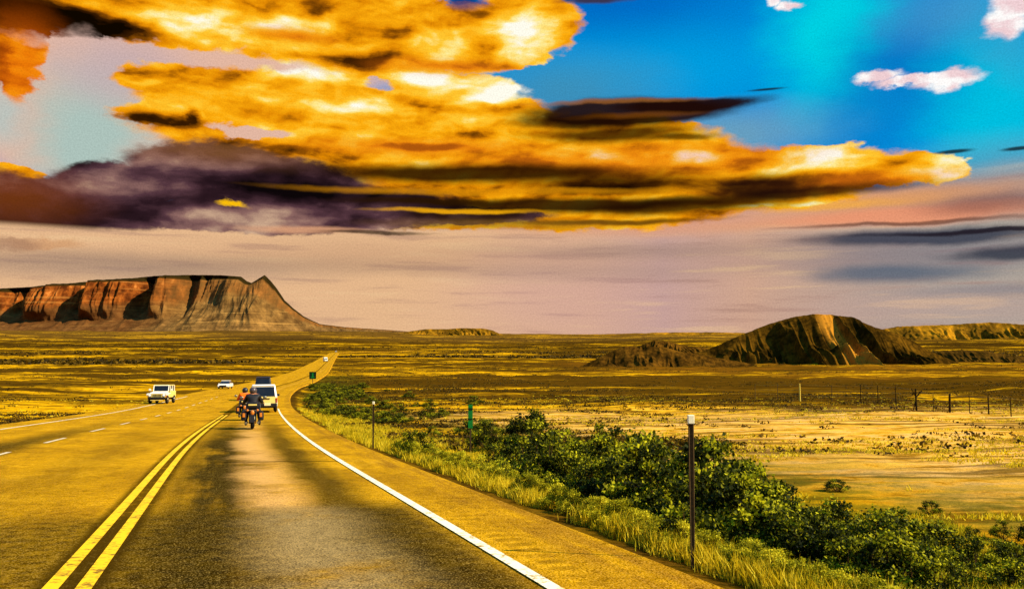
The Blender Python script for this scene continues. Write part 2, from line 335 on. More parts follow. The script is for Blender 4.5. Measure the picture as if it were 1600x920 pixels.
def zg(x, y, off=None):
    x = np.asarray(x, float); y = np.asarray(y, float)
    if off is None: off = road_off(x, y)
    r = np.hypot(x, y)
    side = np.where(off > 0, off-SHO, -off-RW-1.6)        # distance beyond the paved edge
    side = np.clip(side, 0, None)
    z = zb(y) - .06 - .0005*r*(r < 1800)
    drop = sstep(0, 2.2, side)*.28*(1-sstep(6, 26, side)*.8)
    amp = sstep(.3, 30, side)
    z = z - drop + amp*(fbm(x/14, y/14, 3)-.5)*(.7+.004*np.clip(r, 0, 400)) + sstep(0, 3, side)*(fbm(x/1.3+50, y/1.3, 2)-.5)*.10
    z = z + sstep(30, 160, side)*((fbm(x/130+7, y/70, 4)-.5)*np.clip(r/160, 0, 7)) 
    z = z + 22*sstep(-250, -900, x)*sstep(2600, 4000, y)*(1-sstep(5500, 7000, y))
    far = sstep(1500, 2600, r)
    z = z + far*(fbm(x/700+3, y/260+1, 5)-.5)*np.clip(r/120, 0, 46)
    return z

# ------------------------------------------------------------------ ground sheet (rings round the camera, out past the horizon)
def ground_mat():
    k = MT('dry_grassland', 1.0, 0.0).use(); p = k.pos()
    sp = nd('ShaderNodeSeparateXYZ'); L.new(p, sp.inputs[0]); x, y, z = sp.outputs
    n1 = NOISE(XYZ(M('MULTIPLY', x, .5), y), .055, 6, .62); n2 = NOISE(p, .9, 6, .7); n3 = NOISE(p, 9, 4, .6); n0 = NOISE(XYZ(M('MULTIPLY', x, .35), y), .009, 6, .6)
    n4 = NOISE(XYZ(M('MULTIPLY', x, .25), y), .0022, 8, .66)
    nL = NOISE(XYZ(M('MULTIPLY', x, .35), y), .007, 3, .5)
    nst = NOISE(XYZ(M('MULTIPLY', x, .30), y), .16, 6, .68); nst2 = NOISE(XYZ(M('MULTIPLY', x, .22), y), .45, 6, .66); n4b = NOISE(XYZ(M('MULTIPLY', x, .3), y), .02, 6, .65)
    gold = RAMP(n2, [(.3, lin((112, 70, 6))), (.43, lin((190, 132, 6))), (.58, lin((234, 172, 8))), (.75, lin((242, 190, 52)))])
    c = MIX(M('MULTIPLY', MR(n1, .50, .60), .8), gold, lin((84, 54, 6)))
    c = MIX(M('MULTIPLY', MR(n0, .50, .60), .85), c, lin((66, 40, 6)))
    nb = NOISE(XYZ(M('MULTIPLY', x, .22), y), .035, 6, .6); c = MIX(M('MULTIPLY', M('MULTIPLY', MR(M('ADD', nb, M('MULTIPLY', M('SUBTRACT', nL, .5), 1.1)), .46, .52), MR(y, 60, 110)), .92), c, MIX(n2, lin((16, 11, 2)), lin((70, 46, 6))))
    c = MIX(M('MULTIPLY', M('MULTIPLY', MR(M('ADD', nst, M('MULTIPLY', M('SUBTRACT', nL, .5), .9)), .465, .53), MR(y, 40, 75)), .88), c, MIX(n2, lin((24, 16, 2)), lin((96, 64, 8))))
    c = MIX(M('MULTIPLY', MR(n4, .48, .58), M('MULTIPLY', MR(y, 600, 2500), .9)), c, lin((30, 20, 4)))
    pale = M('MULTIPLY', ATTR('pale'), MR(M('ADD', n2, M('MULTIPLY', n1, .6)), .62, .85))
    c = MIX(M('MULTIPLY', M('MULTIPLY', MR(n4b, .42, .56), ATTR('brown')), .85), c, MIX(n2, lin((60, 36, 4)), lin((150, 94, 14))))
    c = MIX(M('MULTIPLY', ATTR('wash'), .92), c, MIX(n2, lin((14, 9, 2)), lin((60, 40, 6))))
    c = MIX(M('MULTIPLY', M('MULTIPLY', ATTR('scrubby'), MR(nst, .41, .52)), .92), c, MIX(n2, lin((14, 9, 2)), lin((84, 56, 8))))
    pst = MR(NOISE(XYZ(M('MULTIPLY', x, .25), y), .6, 6, .65), .44, .60)
    c = MIX(M('MULTIPLY', pale, M('ADD', .35, M('MULTIPLY', pst, .65))), c, MIX(n2, lin((206, 146, 56)), lin((232, 184, 112))))
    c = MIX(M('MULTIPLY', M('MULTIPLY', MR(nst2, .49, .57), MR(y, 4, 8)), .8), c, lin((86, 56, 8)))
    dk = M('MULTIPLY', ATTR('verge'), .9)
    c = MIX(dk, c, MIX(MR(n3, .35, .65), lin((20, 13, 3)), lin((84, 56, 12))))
    c = MIX(M('MULTIPLY', MR(n3, .5, .68), .32), c, lin((60, 42, 8)))
    gr = M('MULTIPLY', ATTR('green'), MR(n2, .35, .6)); c = MIX(M('MULTIPLY', gr, .8), c, lin((70, 66, 10)))
    c = MIX(M('MULTIPLY', MR(y, 2600, 3600), .35), c, lin((120, 84, 30)))
    k.color(c); k.bump(M('ADD', n2, M('MULTIPLY', n3, .3)), .7, .12)
    return k.m
azs = np.concatenate([np.arange(-180, -46, 3.0), np.arange(-46, -37, .5), np.arange(-37, 37, .12), np.arange(37, 46, .5), np.arange(46, 180, 3.0)])
rr = np.concatenate([[.3], np.geomspace(1.2, 130, 210), np.geomspace(132, 8000, 300), np.geomspace(8300, 45000, 24)])
A, Rr = np.meshgrid(np.radians(azs), rr); GX = np.sin(A)*Rr; GY = np.cos(A)*Rr
goff = road_off(GX, GY); GZ = zg(GX, GY, goff)
side = np.where(goff > 0, goff-SHO, -goff-RW-1.6)
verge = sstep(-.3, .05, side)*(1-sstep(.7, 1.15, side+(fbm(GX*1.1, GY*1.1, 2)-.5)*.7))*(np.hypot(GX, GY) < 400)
brown = sstep(180, 330, GY+120*(fbm(GX/80, GY/60, 3)-.5))*(1-sstep(640, 900, GY))*sstep(-20, 90, GX+60*(fbm(GX/50, GY/90, 3)-.5))
_w = np.array([(-60, 175), (-12, 140), (4, 122), (20, 90), (29, 71), (45, 66), (90, 60)], float); wash = np.full(GX.shape, 1e9)
for _a, _b in zip(_w[:-1], _w[1:]):
    _d = _b-_a; _t = np.clip(((GX-_a[0])*_d[0]+(GY-_a[1])*_d[1])/(_d**2).sum(), 0, 1); wash = np.minimum(wash, np.hypot(GX-_a[0]-_t*_d[0], GY-_a[1]-_t*_d[1]))
wash = 1-sstep(.8, 3.4, wash+2.6*(fbm(GX/4, GY/4, 3)-.5)*2)
scrubby = sstep(66, 76, GY)*(1-sstep(105, 150, GY))*sstep(22, 40, GX)
leftb = sstep(62, 80, GY)*(1-sstep(150, 240, GY))*sstep(-30, -60, GX+.2*GY)
pale = sstep(6.5, 12, goff+4*(fbm(GX/5, GY/3, 3)-.5))*(1-sstep(56, 84, GY))*(GY > 0)*sstep(5, 9, GY)
green = np.clip(sstep(.6, 2, goff-SHO)*(1-sstep(9, 16, goff))*(np.hypot(GX, GY) < 300), 0, 1)
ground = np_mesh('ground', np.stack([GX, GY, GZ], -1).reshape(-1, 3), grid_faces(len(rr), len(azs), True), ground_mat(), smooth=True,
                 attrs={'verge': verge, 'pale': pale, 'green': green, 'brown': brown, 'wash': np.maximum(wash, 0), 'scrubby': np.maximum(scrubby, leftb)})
tag(ground, kind='structure')
# ------------------------------------------------------------------ carriageway and its paint
def asphalt_mat():
    k = MT('worn_asphalt', 1.0, .0).use(); p = k.pos(); s = ATTR('lane'); t = ATTR('run')
    st = XYZ(s, t)
    n1 = NOISE(p, .45, 6, .65); n2 = NOISE(p, 6, 5, .7); n3 = NOISE(p, 60, 3, .7); ns = NOISE(XYZ(M('MULTIPLY', s, 1.6), M('MULTIPLY', t, .10)), 1.0, 6, .6)
    base = RAMP(M('ADD', M('MULTIPLY', n1, .5), M('MULTIPLY', n2, .5)), [(.32, lin((116, 78, 6))), (.44, lin((180, 126, 6))), (.56, lin((214, 154, 10))), (.7, lin((228, 170, 48)))])
    base = MIX(M('MULTIPLY', MR(NOISE(XYZ(s, M('MULTIPLY', t, .25)), .7, 6, .7), .46, .62), .5), base, lin((136, 90, 8)))
    # rubbed wheel tracks and stains of the two main lanes
    def track(c, w): return MR(M('ABSOLUTE', M('SUBTRACT', M('ADD', s, M('MULTIPLY', M('SUBTRACT', n1, .5), .9)), c)), w*1.35, w*.1)
    tr = M('MAXIMUM', M('MULTIPLY', track(-2.55, .85), 1.1), M('MAXIMUM', M('MULTIPLY', track(-.85, .55), .9), M('MAXIMUM', M('MULTIPLY', track(-8.3, .9), M('MULTIPLY', MR(t, 150, 122), .95)), M('MULTIPLY', track(-5.2, 1.0), .25))))
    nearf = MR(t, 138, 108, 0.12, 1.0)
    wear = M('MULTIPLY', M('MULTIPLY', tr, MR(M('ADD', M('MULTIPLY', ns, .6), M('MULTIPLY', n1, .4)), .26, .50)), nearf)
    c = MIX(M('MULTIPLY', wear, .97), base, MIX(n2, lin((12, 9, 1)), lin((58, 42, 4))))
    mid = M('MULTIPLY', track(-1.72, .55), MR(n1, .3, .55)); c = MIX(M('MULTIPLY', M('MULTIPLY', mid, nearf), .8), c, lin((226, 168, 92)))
    screen_refl = M('MULTIPLY', MR(M('ADD', t, M('MULTIPLY', n1, 1.2)), 97.0, 95.2), M('MULTIPLY', MR(s, .2, -.3), .82))            # windscreen reflection painted into the near road as a darker area
    c = MIX(M('MULTIPLY', screen_refl, MR(n1, .25, .5)), c, MIX(MR(n2, .36, .62), lin((16, 12, 1)), lin((112, 82, 8))))
    c = MIX(M('MULTIPLY', M('MULTIPLY', screen_refl, M('MAXIMUM', track(-2.65, .75), track(-.55, .5))), .8), c, MIX(n2, lin((8, 6, 1)), lin((40, 28, 3))))
    c = MIX(M('MULTIPLY', M('MULTIPLY', screen_refl, track(-1.5, .75)), M('MULTIPLY', MR(n1, .3, .5), .85)), c, MIX(n2, lin((120, 96, 52)), lin((184, 156, 104))))  # pale windscreen glare painted between the dark wheel tracks
    dirt = M('MULTIPLY', MR(s, .55, .8), MR(NOISE(XYZ(M('MULTIPLY', s, 4.0), M('MULTIPLY', t, .3)), 1, 5, .6), .42, .6)); c = MIX(M('MULTIPLY', dirt, .55), c, lin((140, 92, 20)))
    # gravelly speckle, cast shadow lines of the traffic painted across the carriageway
    c = MIX(M('MULTIPLY', MR(n3, .50, .60), .85), c, lin((46, 30, 3)))
    c = MIX(M('MULTIPLY', MR(n3, .46, .36), .35), c, lin((236, 188, 90)))
    rum = M('MULTIPLY', M('MULTIPLY', MR(M('ABSOLUTE', M('SUBTRACT', s, .36)), .17, .10), MR(M('PINGPONG', t, .15), .05, .09)), MR(t, 106, 100))
    c = MIX(M('MULTIPLY', M('MULTIPLY', rum, MR(n1, .42, .6)), .6), c, lin((96, 64, 8)))
    c = MIX(M('MULTIPLY', M('MULTIPLY', MR(M('ABSOLUTE', M('ADD', s, 3.54)), .34, .2), MR(n2, .3, .5)), .85), c, lin((52, 34, 4)))
    shade_line = None
    for ty, s0, s1 in ((124.2, -3.6, -.3), (131.5, -6.6, .1), (140, -7, -.2), (149, -6, -1), (103.5, -2.6, 0)):
        wob = M('ADD', M('MULTIPLY', s, -.32), M('MULTIPLY', NOISE(XYZ(s, ty), 1.5, 3), .5))
        m_ = M('MULTIPLY', MR(M('ABSOLUTE', M('SUBTRACT', M('SUBTRACT', t, wob), ty)), .16, .07), M('MULTIPLY', MR(s, s0-.4, s0+.4), MR(s, s1+.3, s1-.3)))
        shade_line = m_ if shade_line is None else M('MAXIMUM', shade_line, m_)
    c = MIX(M('MULTIPLY', shade_line, .85), c, lin((20, 14, 4)))
    k.color(c); k.bump(M('ADD', n3, n2), .45, .012)
    return k.m
def paint_mat(name, rgb, worn):
    k = MT(name, .7, .2).use(); p = k.pos(); n = NOISE(p, 14, 6, .7); n2 = NOISE(p, 2.2, 4, .6)
    k.color(MIX(MR(M('ADD', M('MULTIPLY', n, .7), M('MULTIPLY', n2, .3)), .50, .62), lin(rgb), lin(worn))); k.bump(n, .3, .01)
    return k.m
NS = len(RP)
def strip(name, offs, lift, m, i0=0, i1=None, parent=None, skirt=0.0):
    i1 = i1 or NS; V = []; ln_ = []; rn = []
    for i in range(i0, i1):
        for j, o in enumerate(offs):
            x, y = RP[i]+RN[i]*o; z = float(zb(y))+lift
            if skirt and j in (0, len(offs)-1): z -= skirt
            V.append((x, y, z)); ln_.append(o); rn.append(_S[i])
    F = grid_faces(i1-i0, len(offs))
    return np_mesh(name, np.array(V), F, m, parent, attrs={'lane': ln_, 'run': rn})
offs = [-RW-2.0, -RW-1.6]+list(np.linspace(-RW-1.4, 1.1, 14))+[SHO, SHO+.4]
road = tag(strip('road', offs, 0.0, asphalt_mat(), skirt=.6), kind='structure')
WHITE = paint_mat('white_road_paint', (244, 230, 184), (150, 112, 30)); YELL = paint_mat('yellow_road_paint', (244, 186, 6), (120, 84, 8)); DASHP = paint_mat('worn_lane_paint', (220, 200, 150), (150, 110, 30))
ie = lambda yv: int(np.argmin(np.abs(RP[:, 1]-yv)))
tag(strip('edge_line', [-.06, .06], .012, WHITE, 0, ie(72)), kind='structure')
tag(strip('edge_line', [-RW-.06, -RW+.06], .012, WHITE, 0, ie(112)), kind='structure')
iy = ie(58)
tag(strip('centre_line', [-3.72, -3.60], .012, YELL, 0, iy), kind='structure'); tag(strip('centre_line', [-3.48, -3.36], .012, YELL, 0, iy), kind='structure')
V = []; F = []
def at_s(s): return np.array([np.interp(s, _S, RP[:, 0]), np.interp(s, _S, RP[:, 1])]), np.array([np.interp(s, _S, RN[:, 0]), np.interp(s, _S, RN[:, 1])])
DASH0 = 107.4
for kk in range(-6, 14):
    s0 = DASH0+kk*6.6
    for (a, b) in ((s0, s0+2.6),):
        for u in (a, b):
            p, n = at_s(u)
            for o in (-7.66, -7.54):
                q = p+n*o; V.append((q[0], q[1], float(zb(q[1]))+.012))
        m0 = len(V)-4; F.append((m0, m0+1, m0+3, m0+2))
tag(mesh_obj('lane_dashes', V, F, DASHP), kind='structure')

# ================================================================== far land: mesa, buttes and hills
def land_hit(px, py):
    d = ray(px, py); t = np.geomspace(2, 9000, 5000); x = d[0]*t; y = d[1]*t; z = CAMZ+d[2]*t
    b = z < zb(y)+.4; i0 = max(int(np.argmax(b))-60, 0) if b.any() else 0
    t2 = np.linspace(t[i0], t[min(i0+160, 4999)], 900); x = d[0]*t2; y = d[1]*t2; z = CAMZ+d[2]*t2
    b = z < zg(x, y); i = int(np.argmax(b)) if b.any() else len(t2)-1
    return float(x[i]), float(y[i])
def gz(x, y): return float(zg(np.array([x]), np.array([y]))[0])
def crest(sil, Yc, px):
    row = np.interp(px, [a for a, b in sil], [b for a, b in sil]); v = (CY-row)/FPX
    return CAMZ + Yc*(math.sin(PITCH)+v*math.cos(PITCH))/(math.cos(PITCH)-v*math.sin(PITCH))
def build_hill(name, sil, Yc, m, slope=1.6, gully=.32, gw=9.0, jag=1.0, power=1.25, nt_=70, step=.8, cliff=None, seed=0, wmin=12):
    px = np.arange(sil[0][0], sil[-1][0]+.1, step); k = Yc*(1/(math.cos(PITCH)))/FPX
    X = (px-CX)/FPX*Yc/math.cos(PITCH)
    zc = crest(sil, Yc, px); scale = Yc/1300
    zc = zc + (fbm(px/5+seed, px*0, 3)-.5)*jag*scale
    base = zg(X, np.full_like(X, Yc)); H = np.maximum(zc-base, .02)
    Wd = np.convolve(np.maximum(H*slope, wmin), np.ones(41)/41, 'same'); Wd = np.maximum(Wd, wmin)
    tf = np.concatenate([np.linspace(-1.08, 0, nt_), np.linspace(0, 1.0, 14)[1:]])
    T, PX = np.meshgrid(tf, px, indexing='ij'); XX = np.broadcast_to(X, T.shape).copy(); HH = np.broadcast_to(H, T.shape); WW = np.broadcast_to(Wd, T.shape)
    a = np.abs(T); f = np.clip(1-a, 0, 1)
    body = f**power
    lean = PX+seed*7+18*(fbm(PX/30+3, T*2+seed, 2)-.5)+26*T*np.sign(PX-px.mean())*.5
    rid = np.abs(2*(fbm(lean/gw, T*1.1+seed, 3))-1)*2.2; rid2 = np.abs(2*fbm(lean/gw*2.7+9, T*2.3, 3)-1)*2
    g = gully*(4*f*(1-f))*(rid.clip(0, 1)*.75+rid2.clip(0, 1)*.35)
    z = base[None, :]*0 + HH*(body*(1+.1)-g)
    z = np.minimum(z, HH*(.02+.98*f**.55)); z = np.where(T == 0, HH, z)
    YY = Yc+T*WW
    if cliff is not None:
        cl = np.clip(np.interp(PX, cliff[0], cliff[1]), 0, 1)
        but = fbm(PX/34+seed, PX*0+2, 2)*.75+fbm(PX/9+seed, T*3+5, 3)*.25      # buttresses and alcoves
        but = (but-.5)*1.0
        lay_ = np.interp(a, [0, .06, .12, .20, .33, .52, 1.08], [1, .955, .90, .68, .42, .24, -.03])
        lay_ = lay_+ .012*np.sin(a*160)*(a < .3)
        zc_ = HH*lay_ - HH*.10*np.clip(rid, 0, 1)*sstep(.2, .5, a)*(1-a).clip(0, 1)
        z = z*(1-cl)+zc_*cl
        YY = YY - cl*but*560*sstep(0.0, .08, a)*(1-sstep(.25, .6, a))*(T < 0) 
    zgd = zg(XX, YY)
    tilt = (sstep(0, .06, (PX-px[0])/(px[-1]-px[0]))*sstep(0, .06, (px[-1]-PX)/(px[-1]-px[0])))
    Z = zgd*(1-f)+base[None, :]*f + z - (1-f)**6*2.0*scale*1.5 - (1-tilt)*1.2*scale
    o = np_mesh(name, np.stack([XX, YY, Z], -1).reshape(-1, 3), grid_faces(len(tf), len(px))[:, ::-1], m, smooth=True,
                attrs={'up': np.clip(z/HH.max(), 0, 1), 'down': f, 'col': PX})
    return tag(o, kind='structure')
def hill_mat(name, cols, pale=None, sc=.06, lit_strip=None, strength=.6):
    k = MT(name, 1, 0).use(); p = k.pos()
    n1 = NOISE(p, sc, 7, .68); n2 = NOISE(p, sc*7, 5, .7)
    c = RAMP(M('ADD', M('MULTIPLY', n1, .6), M('MULTIPLY', n2, .4)), [(.34, lin(cols[0])), (.47, lin(cols[1])), (.6, lin(cols[2]))])
    if lit_strip:
        for (c0, w, s) in lit_strip:  # sunlit flank painted as a lighter strip down the slope
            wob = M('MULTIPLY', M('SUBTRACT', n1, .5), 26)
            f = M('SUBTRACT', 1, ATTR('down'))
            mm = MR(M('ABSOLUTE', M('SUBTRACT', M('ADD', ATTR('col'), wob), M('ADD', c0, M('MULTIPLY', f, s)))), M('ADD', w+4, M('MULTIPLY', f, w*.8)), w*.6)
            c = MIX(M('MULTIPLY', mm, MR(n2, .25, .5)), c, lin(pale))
    k.color(c); k.bump(M('ADD', n1, M('MULTIPLY', n2, .4)), strength, 1.2/sc*.05)
    return k.m
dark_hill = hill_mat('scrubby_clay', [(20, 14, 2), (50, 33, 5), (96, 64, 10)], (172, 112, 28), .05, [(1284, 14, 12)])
brown_hill = hill_mat('brown_clay', [(26, 17, 3), (60, 38, 7), (104, 68, 14)], (200, 136, 50), .07, None)
low_dark = hill_mat('dark_scrub_slope', [(24, 18, 4), (56, 38, 8), (90, 60, 14)], None, .05)
far_ridge = hill_mat('far_scrub_ridge', [(40, 28, 6), (96, 66, 10), (170, 116, 18)], None, .006, strength=.4)
def mesa_mat():
    k = MT('banded_sandstone', 1, 0).use(); p = k.pos()
    sp = nd('ShaderNodeSeparateXYZ'); L.new(p, sp.inputs[0]); x, y, z = sp.outputs
    up = ATTR('up'); dn = ATTR('down'); col = ATTR('col')
    n1 = NOISE(p, .012, 7, .68); n2 = NOISE(XYZ(M('MULTIPLY', x, 1), M('MULTIPLY', y, .2), M('MULTIPLY', z, .45)), .03, 6, .65)
    strata = NOISE(XYZ(M('MULTIPLY', x, .0015), 0.0, M('MULTIPLY', z, .06)), 1.0, 6, .65)
    cliffc = RAMP(n2, [(.3, lin((36, 16, 5))), (.45, lin((88, 42, 12))), (.6, lin((136, 72, 22))), (.74, lin((196, 124, 56)))])
    cliffc = MIX(M('MULTIPLY', MR(strata, .54, .62), .6), cliffc, lin((150, 96, 40)))
    tal = RAMP(n1, [(.35, lin((74, 50, 22))), (.5, lin((104, 74, 34))), (.65, lin((138, 100, 48)))])
    tal = MIX(M('MULTIPLY', MR(strata, .56, .64), .45), tal, lin((184, 136, 64)))
    redl = MR(col, 330, 230)
    tal = MIX(M('MULTIPLY', redl, .6), tal, MIX(n1, lin((44, 20, 8)), lin((110, 58, 22))))
    cliffc = MIX(M('MULTIPLY', MR(col, 230, 330), .6), cliffc, lin((112, 80, 36)))
    c = MIX(MR(dn, .66, .74), tal, cliffc)
    c = MIX(MR(dn, .87, .91), c, MIX(n1, lin((18, 13, 4)), lin((50, 38, 12))))
    k.color(c); k.bump(M('ADD', n1, M('MULTIPLY', n2, .6)), .8, 14)
    return k.m
mesa_sil = [(-420, 462), (-200, 455), (-100, 452), (0, 451), (60, 448), (130, 441), (200, 436), (240, 431.5), (300, 430), (345, 430), (376, 432), (385, 439), (393, 442), (413, 429.5), (423, 439), (432, 450), (445, 469), (458, 481), (475, 494), (500, 506), (540, 511), (600, 515), (640, 518), (700, 525)]
build_hill('mesa', mesa_sil, 5400, mesa_mat(), slope=1.5, gully=.14, gw=26, jag=.6, power=1.1, nt_=130, step=.9, cliff=([300, 395], [1, 0]), wmin=60, seed=3)
build_hill('butte', [(610, 526), (625, 521), (640, 517.5), (665, 514), (700, 514), (720, 512.5), (755, 513), (770, 516), (783, 522), (800, 527)], 4700, far_ridge, slope=2.2, gully=.5, gw=7, jag=.5, wmin=60, seed=5)
build_hill('far_ridge', [(800, 527), (880, 523), (1000, 521.5), (1020, 519.5), (1110, 519), (1170, 520), (1250, 519), (1340, 520), (1500, 516), (2000, 514)], 6000, far_ridge, slope=5, gully=.4, gw=22, jag=1.0, wmin=150, seed=8, step=2)
build_hill('ridge', [(1300, 530), (1345, 521), (1375, 515), (1400, 510), (1430, 509), (1480, 507), (1530, 504.5), (1545, 503.5), (1600, 507), (1700, 508), (1900, 506), (2200, 512)], 3300, far_ridge, slope=3, gully=.5, gw=16, jag=1.2, wmin=90, seed=12, step=1.5)
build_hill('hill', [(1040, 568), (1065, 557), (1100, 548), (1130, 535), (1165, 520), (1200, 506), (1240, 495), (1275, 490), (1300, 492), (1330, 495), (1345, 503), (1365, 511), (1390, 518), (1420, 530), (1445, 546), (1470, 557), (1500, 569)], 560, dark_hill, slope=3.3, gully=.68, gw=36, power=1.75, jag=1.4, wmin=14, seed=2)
build_hill('hill', [(892, 577), (905, 573), (930, 561), (955, 549), (975, 541), (990, 541), (1003, 547), (1012, 541), (1040, 543), (1060, 549), (1090, 553), (1130, 561), (1190, 571)], 470, brown_hill, slope=3.4, gully=.5, gw=34, power=1.7, jag=1.2, wmin=10, seed=21)
build_hill('hill', [(970, 550), (1000, 540), (1022, 531), (1045, 534), (1075, 541), (1110, 545), (1150, 550)], 800, brown_hill, slope=2.6, gully=.5, gw=10, jag=1.6, wmin=16, seed=31)
build_hill('hill', [(1420, 566), (1445, 554), (1470, 548), (1500, 546), (1540, 549), (1580, 556), (1640, 556), (1720, 548), (1850, 560)], 640, low_dark, slope=4, gully=.4, gw=14, jag=1.2, wmin=20, seed=41)

# ================================================================== plants
def leaf_quads(cen, size, up=.3, r=rng):
    n = len(cen); a = r.normal(size=(n, 3)); a[:, 2] *= .8; a /= np.linalg.norm(a, axis=1)[:, None]
    b = r.normal(size=(n, 3)); b[:, 2] += up; b -= (b*a).sum(1)[:, None]*a; b /= np.linalg.norm(b, axis=1)[:, None]
    s = np.asarray(size).reshape(-1, 1)*(.7+.6*r.random((n, 1)))
    V = np.stack([cen-a*s*.28-b*s*.5, cen+a*s*.5-b*s*.05, cen+a*s*.1+b*s*.6, cen-a*s*.5+b*s*.05], 1)
    return V.reshape(-1, 3), np.arange(n*4).reshape(n, 4)
def leaf_mat(name, a, b, c, rough=.75):
    k = MT(name, rough, .1).use(); t = ATTR('tint'); n = NOISE(k.pos(), 1.3, 3, .6)
    cc = RAMP(M('ADD', M('MULTIPLY', t, .7), M('MULTIPLY', n, .3)), [(.15, lin(a)), (.5, lin(b)), (.85, lin(c))]); k.color(cc)
    tr = nd('ShaderNodeBsdfTranslucent'); L.new(cc, tr.inputs[0]); mx = nd('ShaderNodeMixShader'); mx.inputs[0].default_value = .38; L.new(k.b.outputs[0], mx.inputs[1]); L.new(tr.outputs[0], mx.inputs[2]); L.new(mx.outputs[0], N['Material Output'].inputs[0])
    return k.m
LEAF_DK = leaf_mat('dark_leaves', (16, 20, 2), (60, 66, 5), (206, 196, 24)); LEAF_LT = leaf_mat('yellow_green_leaves', (80, 80, 6), (172, 160, 12), (236, 216, 44))
LEAF_SCRUB = leaf_mat('scrub_leaves', (24, 19, 3), (70, 52, 6), (150, 112, 14)); STEM = simple('bark', (70, 48, 20), .9, .1)
GRASSM = leaf_mat('dry_grass', (150, 124, 8), (216, 184, 16), (244, 216, 56)); GRASSG = leaf_mat('green_grass', (84, 78, 6), (168, 152, 12), (222, 200, 30))
def make_shrub(seed, n=2600, m=LEAF_DK, w=.62, leaf=.055, clumps=22):
    """a shrub one metre high"""
    r = np.random.default_rng(seed)
    root = empty('shrub', (0, 0, 0))
    cl = []; V = []; F = []
    for i in range(clumps):
        th = r.random()*6.283; q = math.sqrt(r.random())*w; h = .22+.68*r.random()*(1-.55*(q/w)**2)
        if i < 3: h = .85+.12*r.random(); q *= .5
        cl.append((q*math.cos(th), q*math.sin(th), h, .07+.12*r.random()))
        # a tapering, bent stem to each clump
        p0 = np.array([r.normal()*.04, r.normal()*.04, -.08]); p2 = np.array(cl[-1][:3]); p1 = (p0+p2)/2+np.array([p2[0]*.1, p2[1]*.1, .06*r.normal()])
        P = [p0, p1, p2]; rad = [.016, .010, .004]; b0 = len(V)
        for k_, (c_, rr_) in enumerate(zip(P, rad)):
            for a_ in range(4): V.append((c_[0]+rr_*math.cos(a_*1.571), c_[1]+rr_*math.sin(a_*1.571), c_[2]))
            if k_:
                for a_ in range(4): F.append((b0+4*(k_-1)+a_, b0+4*(k_-1)+(a_+1) % 4, b0+4*k_+(a_+1) % 4, b0+4*k_+a_))
    wts = np.array([c[3]**2 for c in cl]); ix = r.choice(len(cl), n, p=wts/wts.sum()); c = np.array(cl)
    d = r.normal(size=(n, 3)); d /= np.linalg.norm(d, axis=1)[:, None]; rad = c[ix, 3]*(r.random(n)**.45)*(1+.25*r.normal(size=n))
    cen = c[ix, :3]+d*rad[:, None]*np.array([1.15, 1.15, .85]); cen[:, 2] = np.maximum(cen[:, 2], .02)
    LV, LF = leaf_quads(cen, np.full(n, leaf), r=r)
    tint = np.repeat(np.clip(.45+.2*r.normal(size=n)+.75*(r.random(len(cl))[ix]-.5), 0, 1), 4)
    np_mesh('foliage', LV, LF, m, root, attrs={'tint': tint}); mesh_obj('stems', V, F, STEM, root)
    return root
protos_dk = [make_shrub(100+i, 3600, LEAF_DK, .64, .046, 36) for i in range(6)]; protos_lt = [make_shrub(200+i, 5200, LEAF_LT, .8, .042, 40) for i in range(4)]
used = set()
def place_shrub(pool, px, row, hpx, label, group, jit=0, wide=1.0):
    x, y = land_hit(px, row); ro = float(road_off(np.array([x]), np.array([y]))[0]); need = SHO+.62+.62*hpx*y/FPX*wide
    if ro < need: x += (need-ro)*1.05
    x += random.gauss(0, jit); y += random.gauss(0, jit)
    i = random.randrange(len(pool)); p = pool[i]
    o = p if p.name not in used else copy_tree(p)
    used.add(p.name); h = 1.12*hpx*y/FPX
    o.location = (x, y, gz(x, y)); o.rotation_euler = (0, 0, random.random()*6.28); s = h*random.uniform(.95, 1.1)
    o.scale = (s*wide, s*wide, s); return tag(o, label, 'shrub', group)
GA = 'dark shrubs of the roadside thicket'
THK = [(775, 706, 42), (798, 704, 36), (822, 712, 62), (850, 720, 74), (882, 722, 56), (905, 732, 58), (938, 745, 74), (972, 752, 84), (1003, 762, 104), (1030, 770, 90), (1052, 778, 84),
       (1108, 790, 112), (1138, 796, 92), (1168, 806, 110), (1196, 812, 96), (1222, 818, 92), (1252, 826, 84), (1286, 832, 80), (1320, 836, 66), (1345, 846, 84), (1382, 852, 96), (1418, 854, 86), (1452, 862, 70), (1490, 856, 62), (1530, 850, 58), (1572, 856, 66), (1602, 852, 60), (1460, 800, 30), (1510, 812, 34), (1560, 806, 32), (1598, 815, 34)]
for i, (px, row, h) in enumerate(THK):
    if px < 900: lb = 'dark green leafy shrub in the thicket beside the narrow green marker sign'
    elif px < 1070: lb = 'dark green leafy shrub in the thicket just left of the near marker post'
    elif px < 1330: lb = 'dark green leafy shrub in the thicket just right of the near marker post'
    elif px < 1470: lb = 'rounded dark shrub in the clump at the right-hand end of the thicket'
    else: lb = 'small dark shrub near the right edge beyond the thicket'
    place_shrub(protos_dk, px, row, h, lb, GA)
    if px < 1640:
        place_shrub(protos_dk, px+random.uniform(-22, 22), row-random.uniform(20, 34), h*random.uniform(.8, 1.02), lb, GA, 0, .95)
        if 930 < px < 1470: place_shrub(protos_dk, px+random.uniform(-26, 26), row-random.uniform(36, 58), h*random.uniform(.55, .8), lb, GA, 0, 1.15)
        place_shrub(protos_dk, px+random.uniform(-20, 20), row+random.uniform(2, 14), h*random.uniform(.35, .5), lb, GA, 0, 1.25)
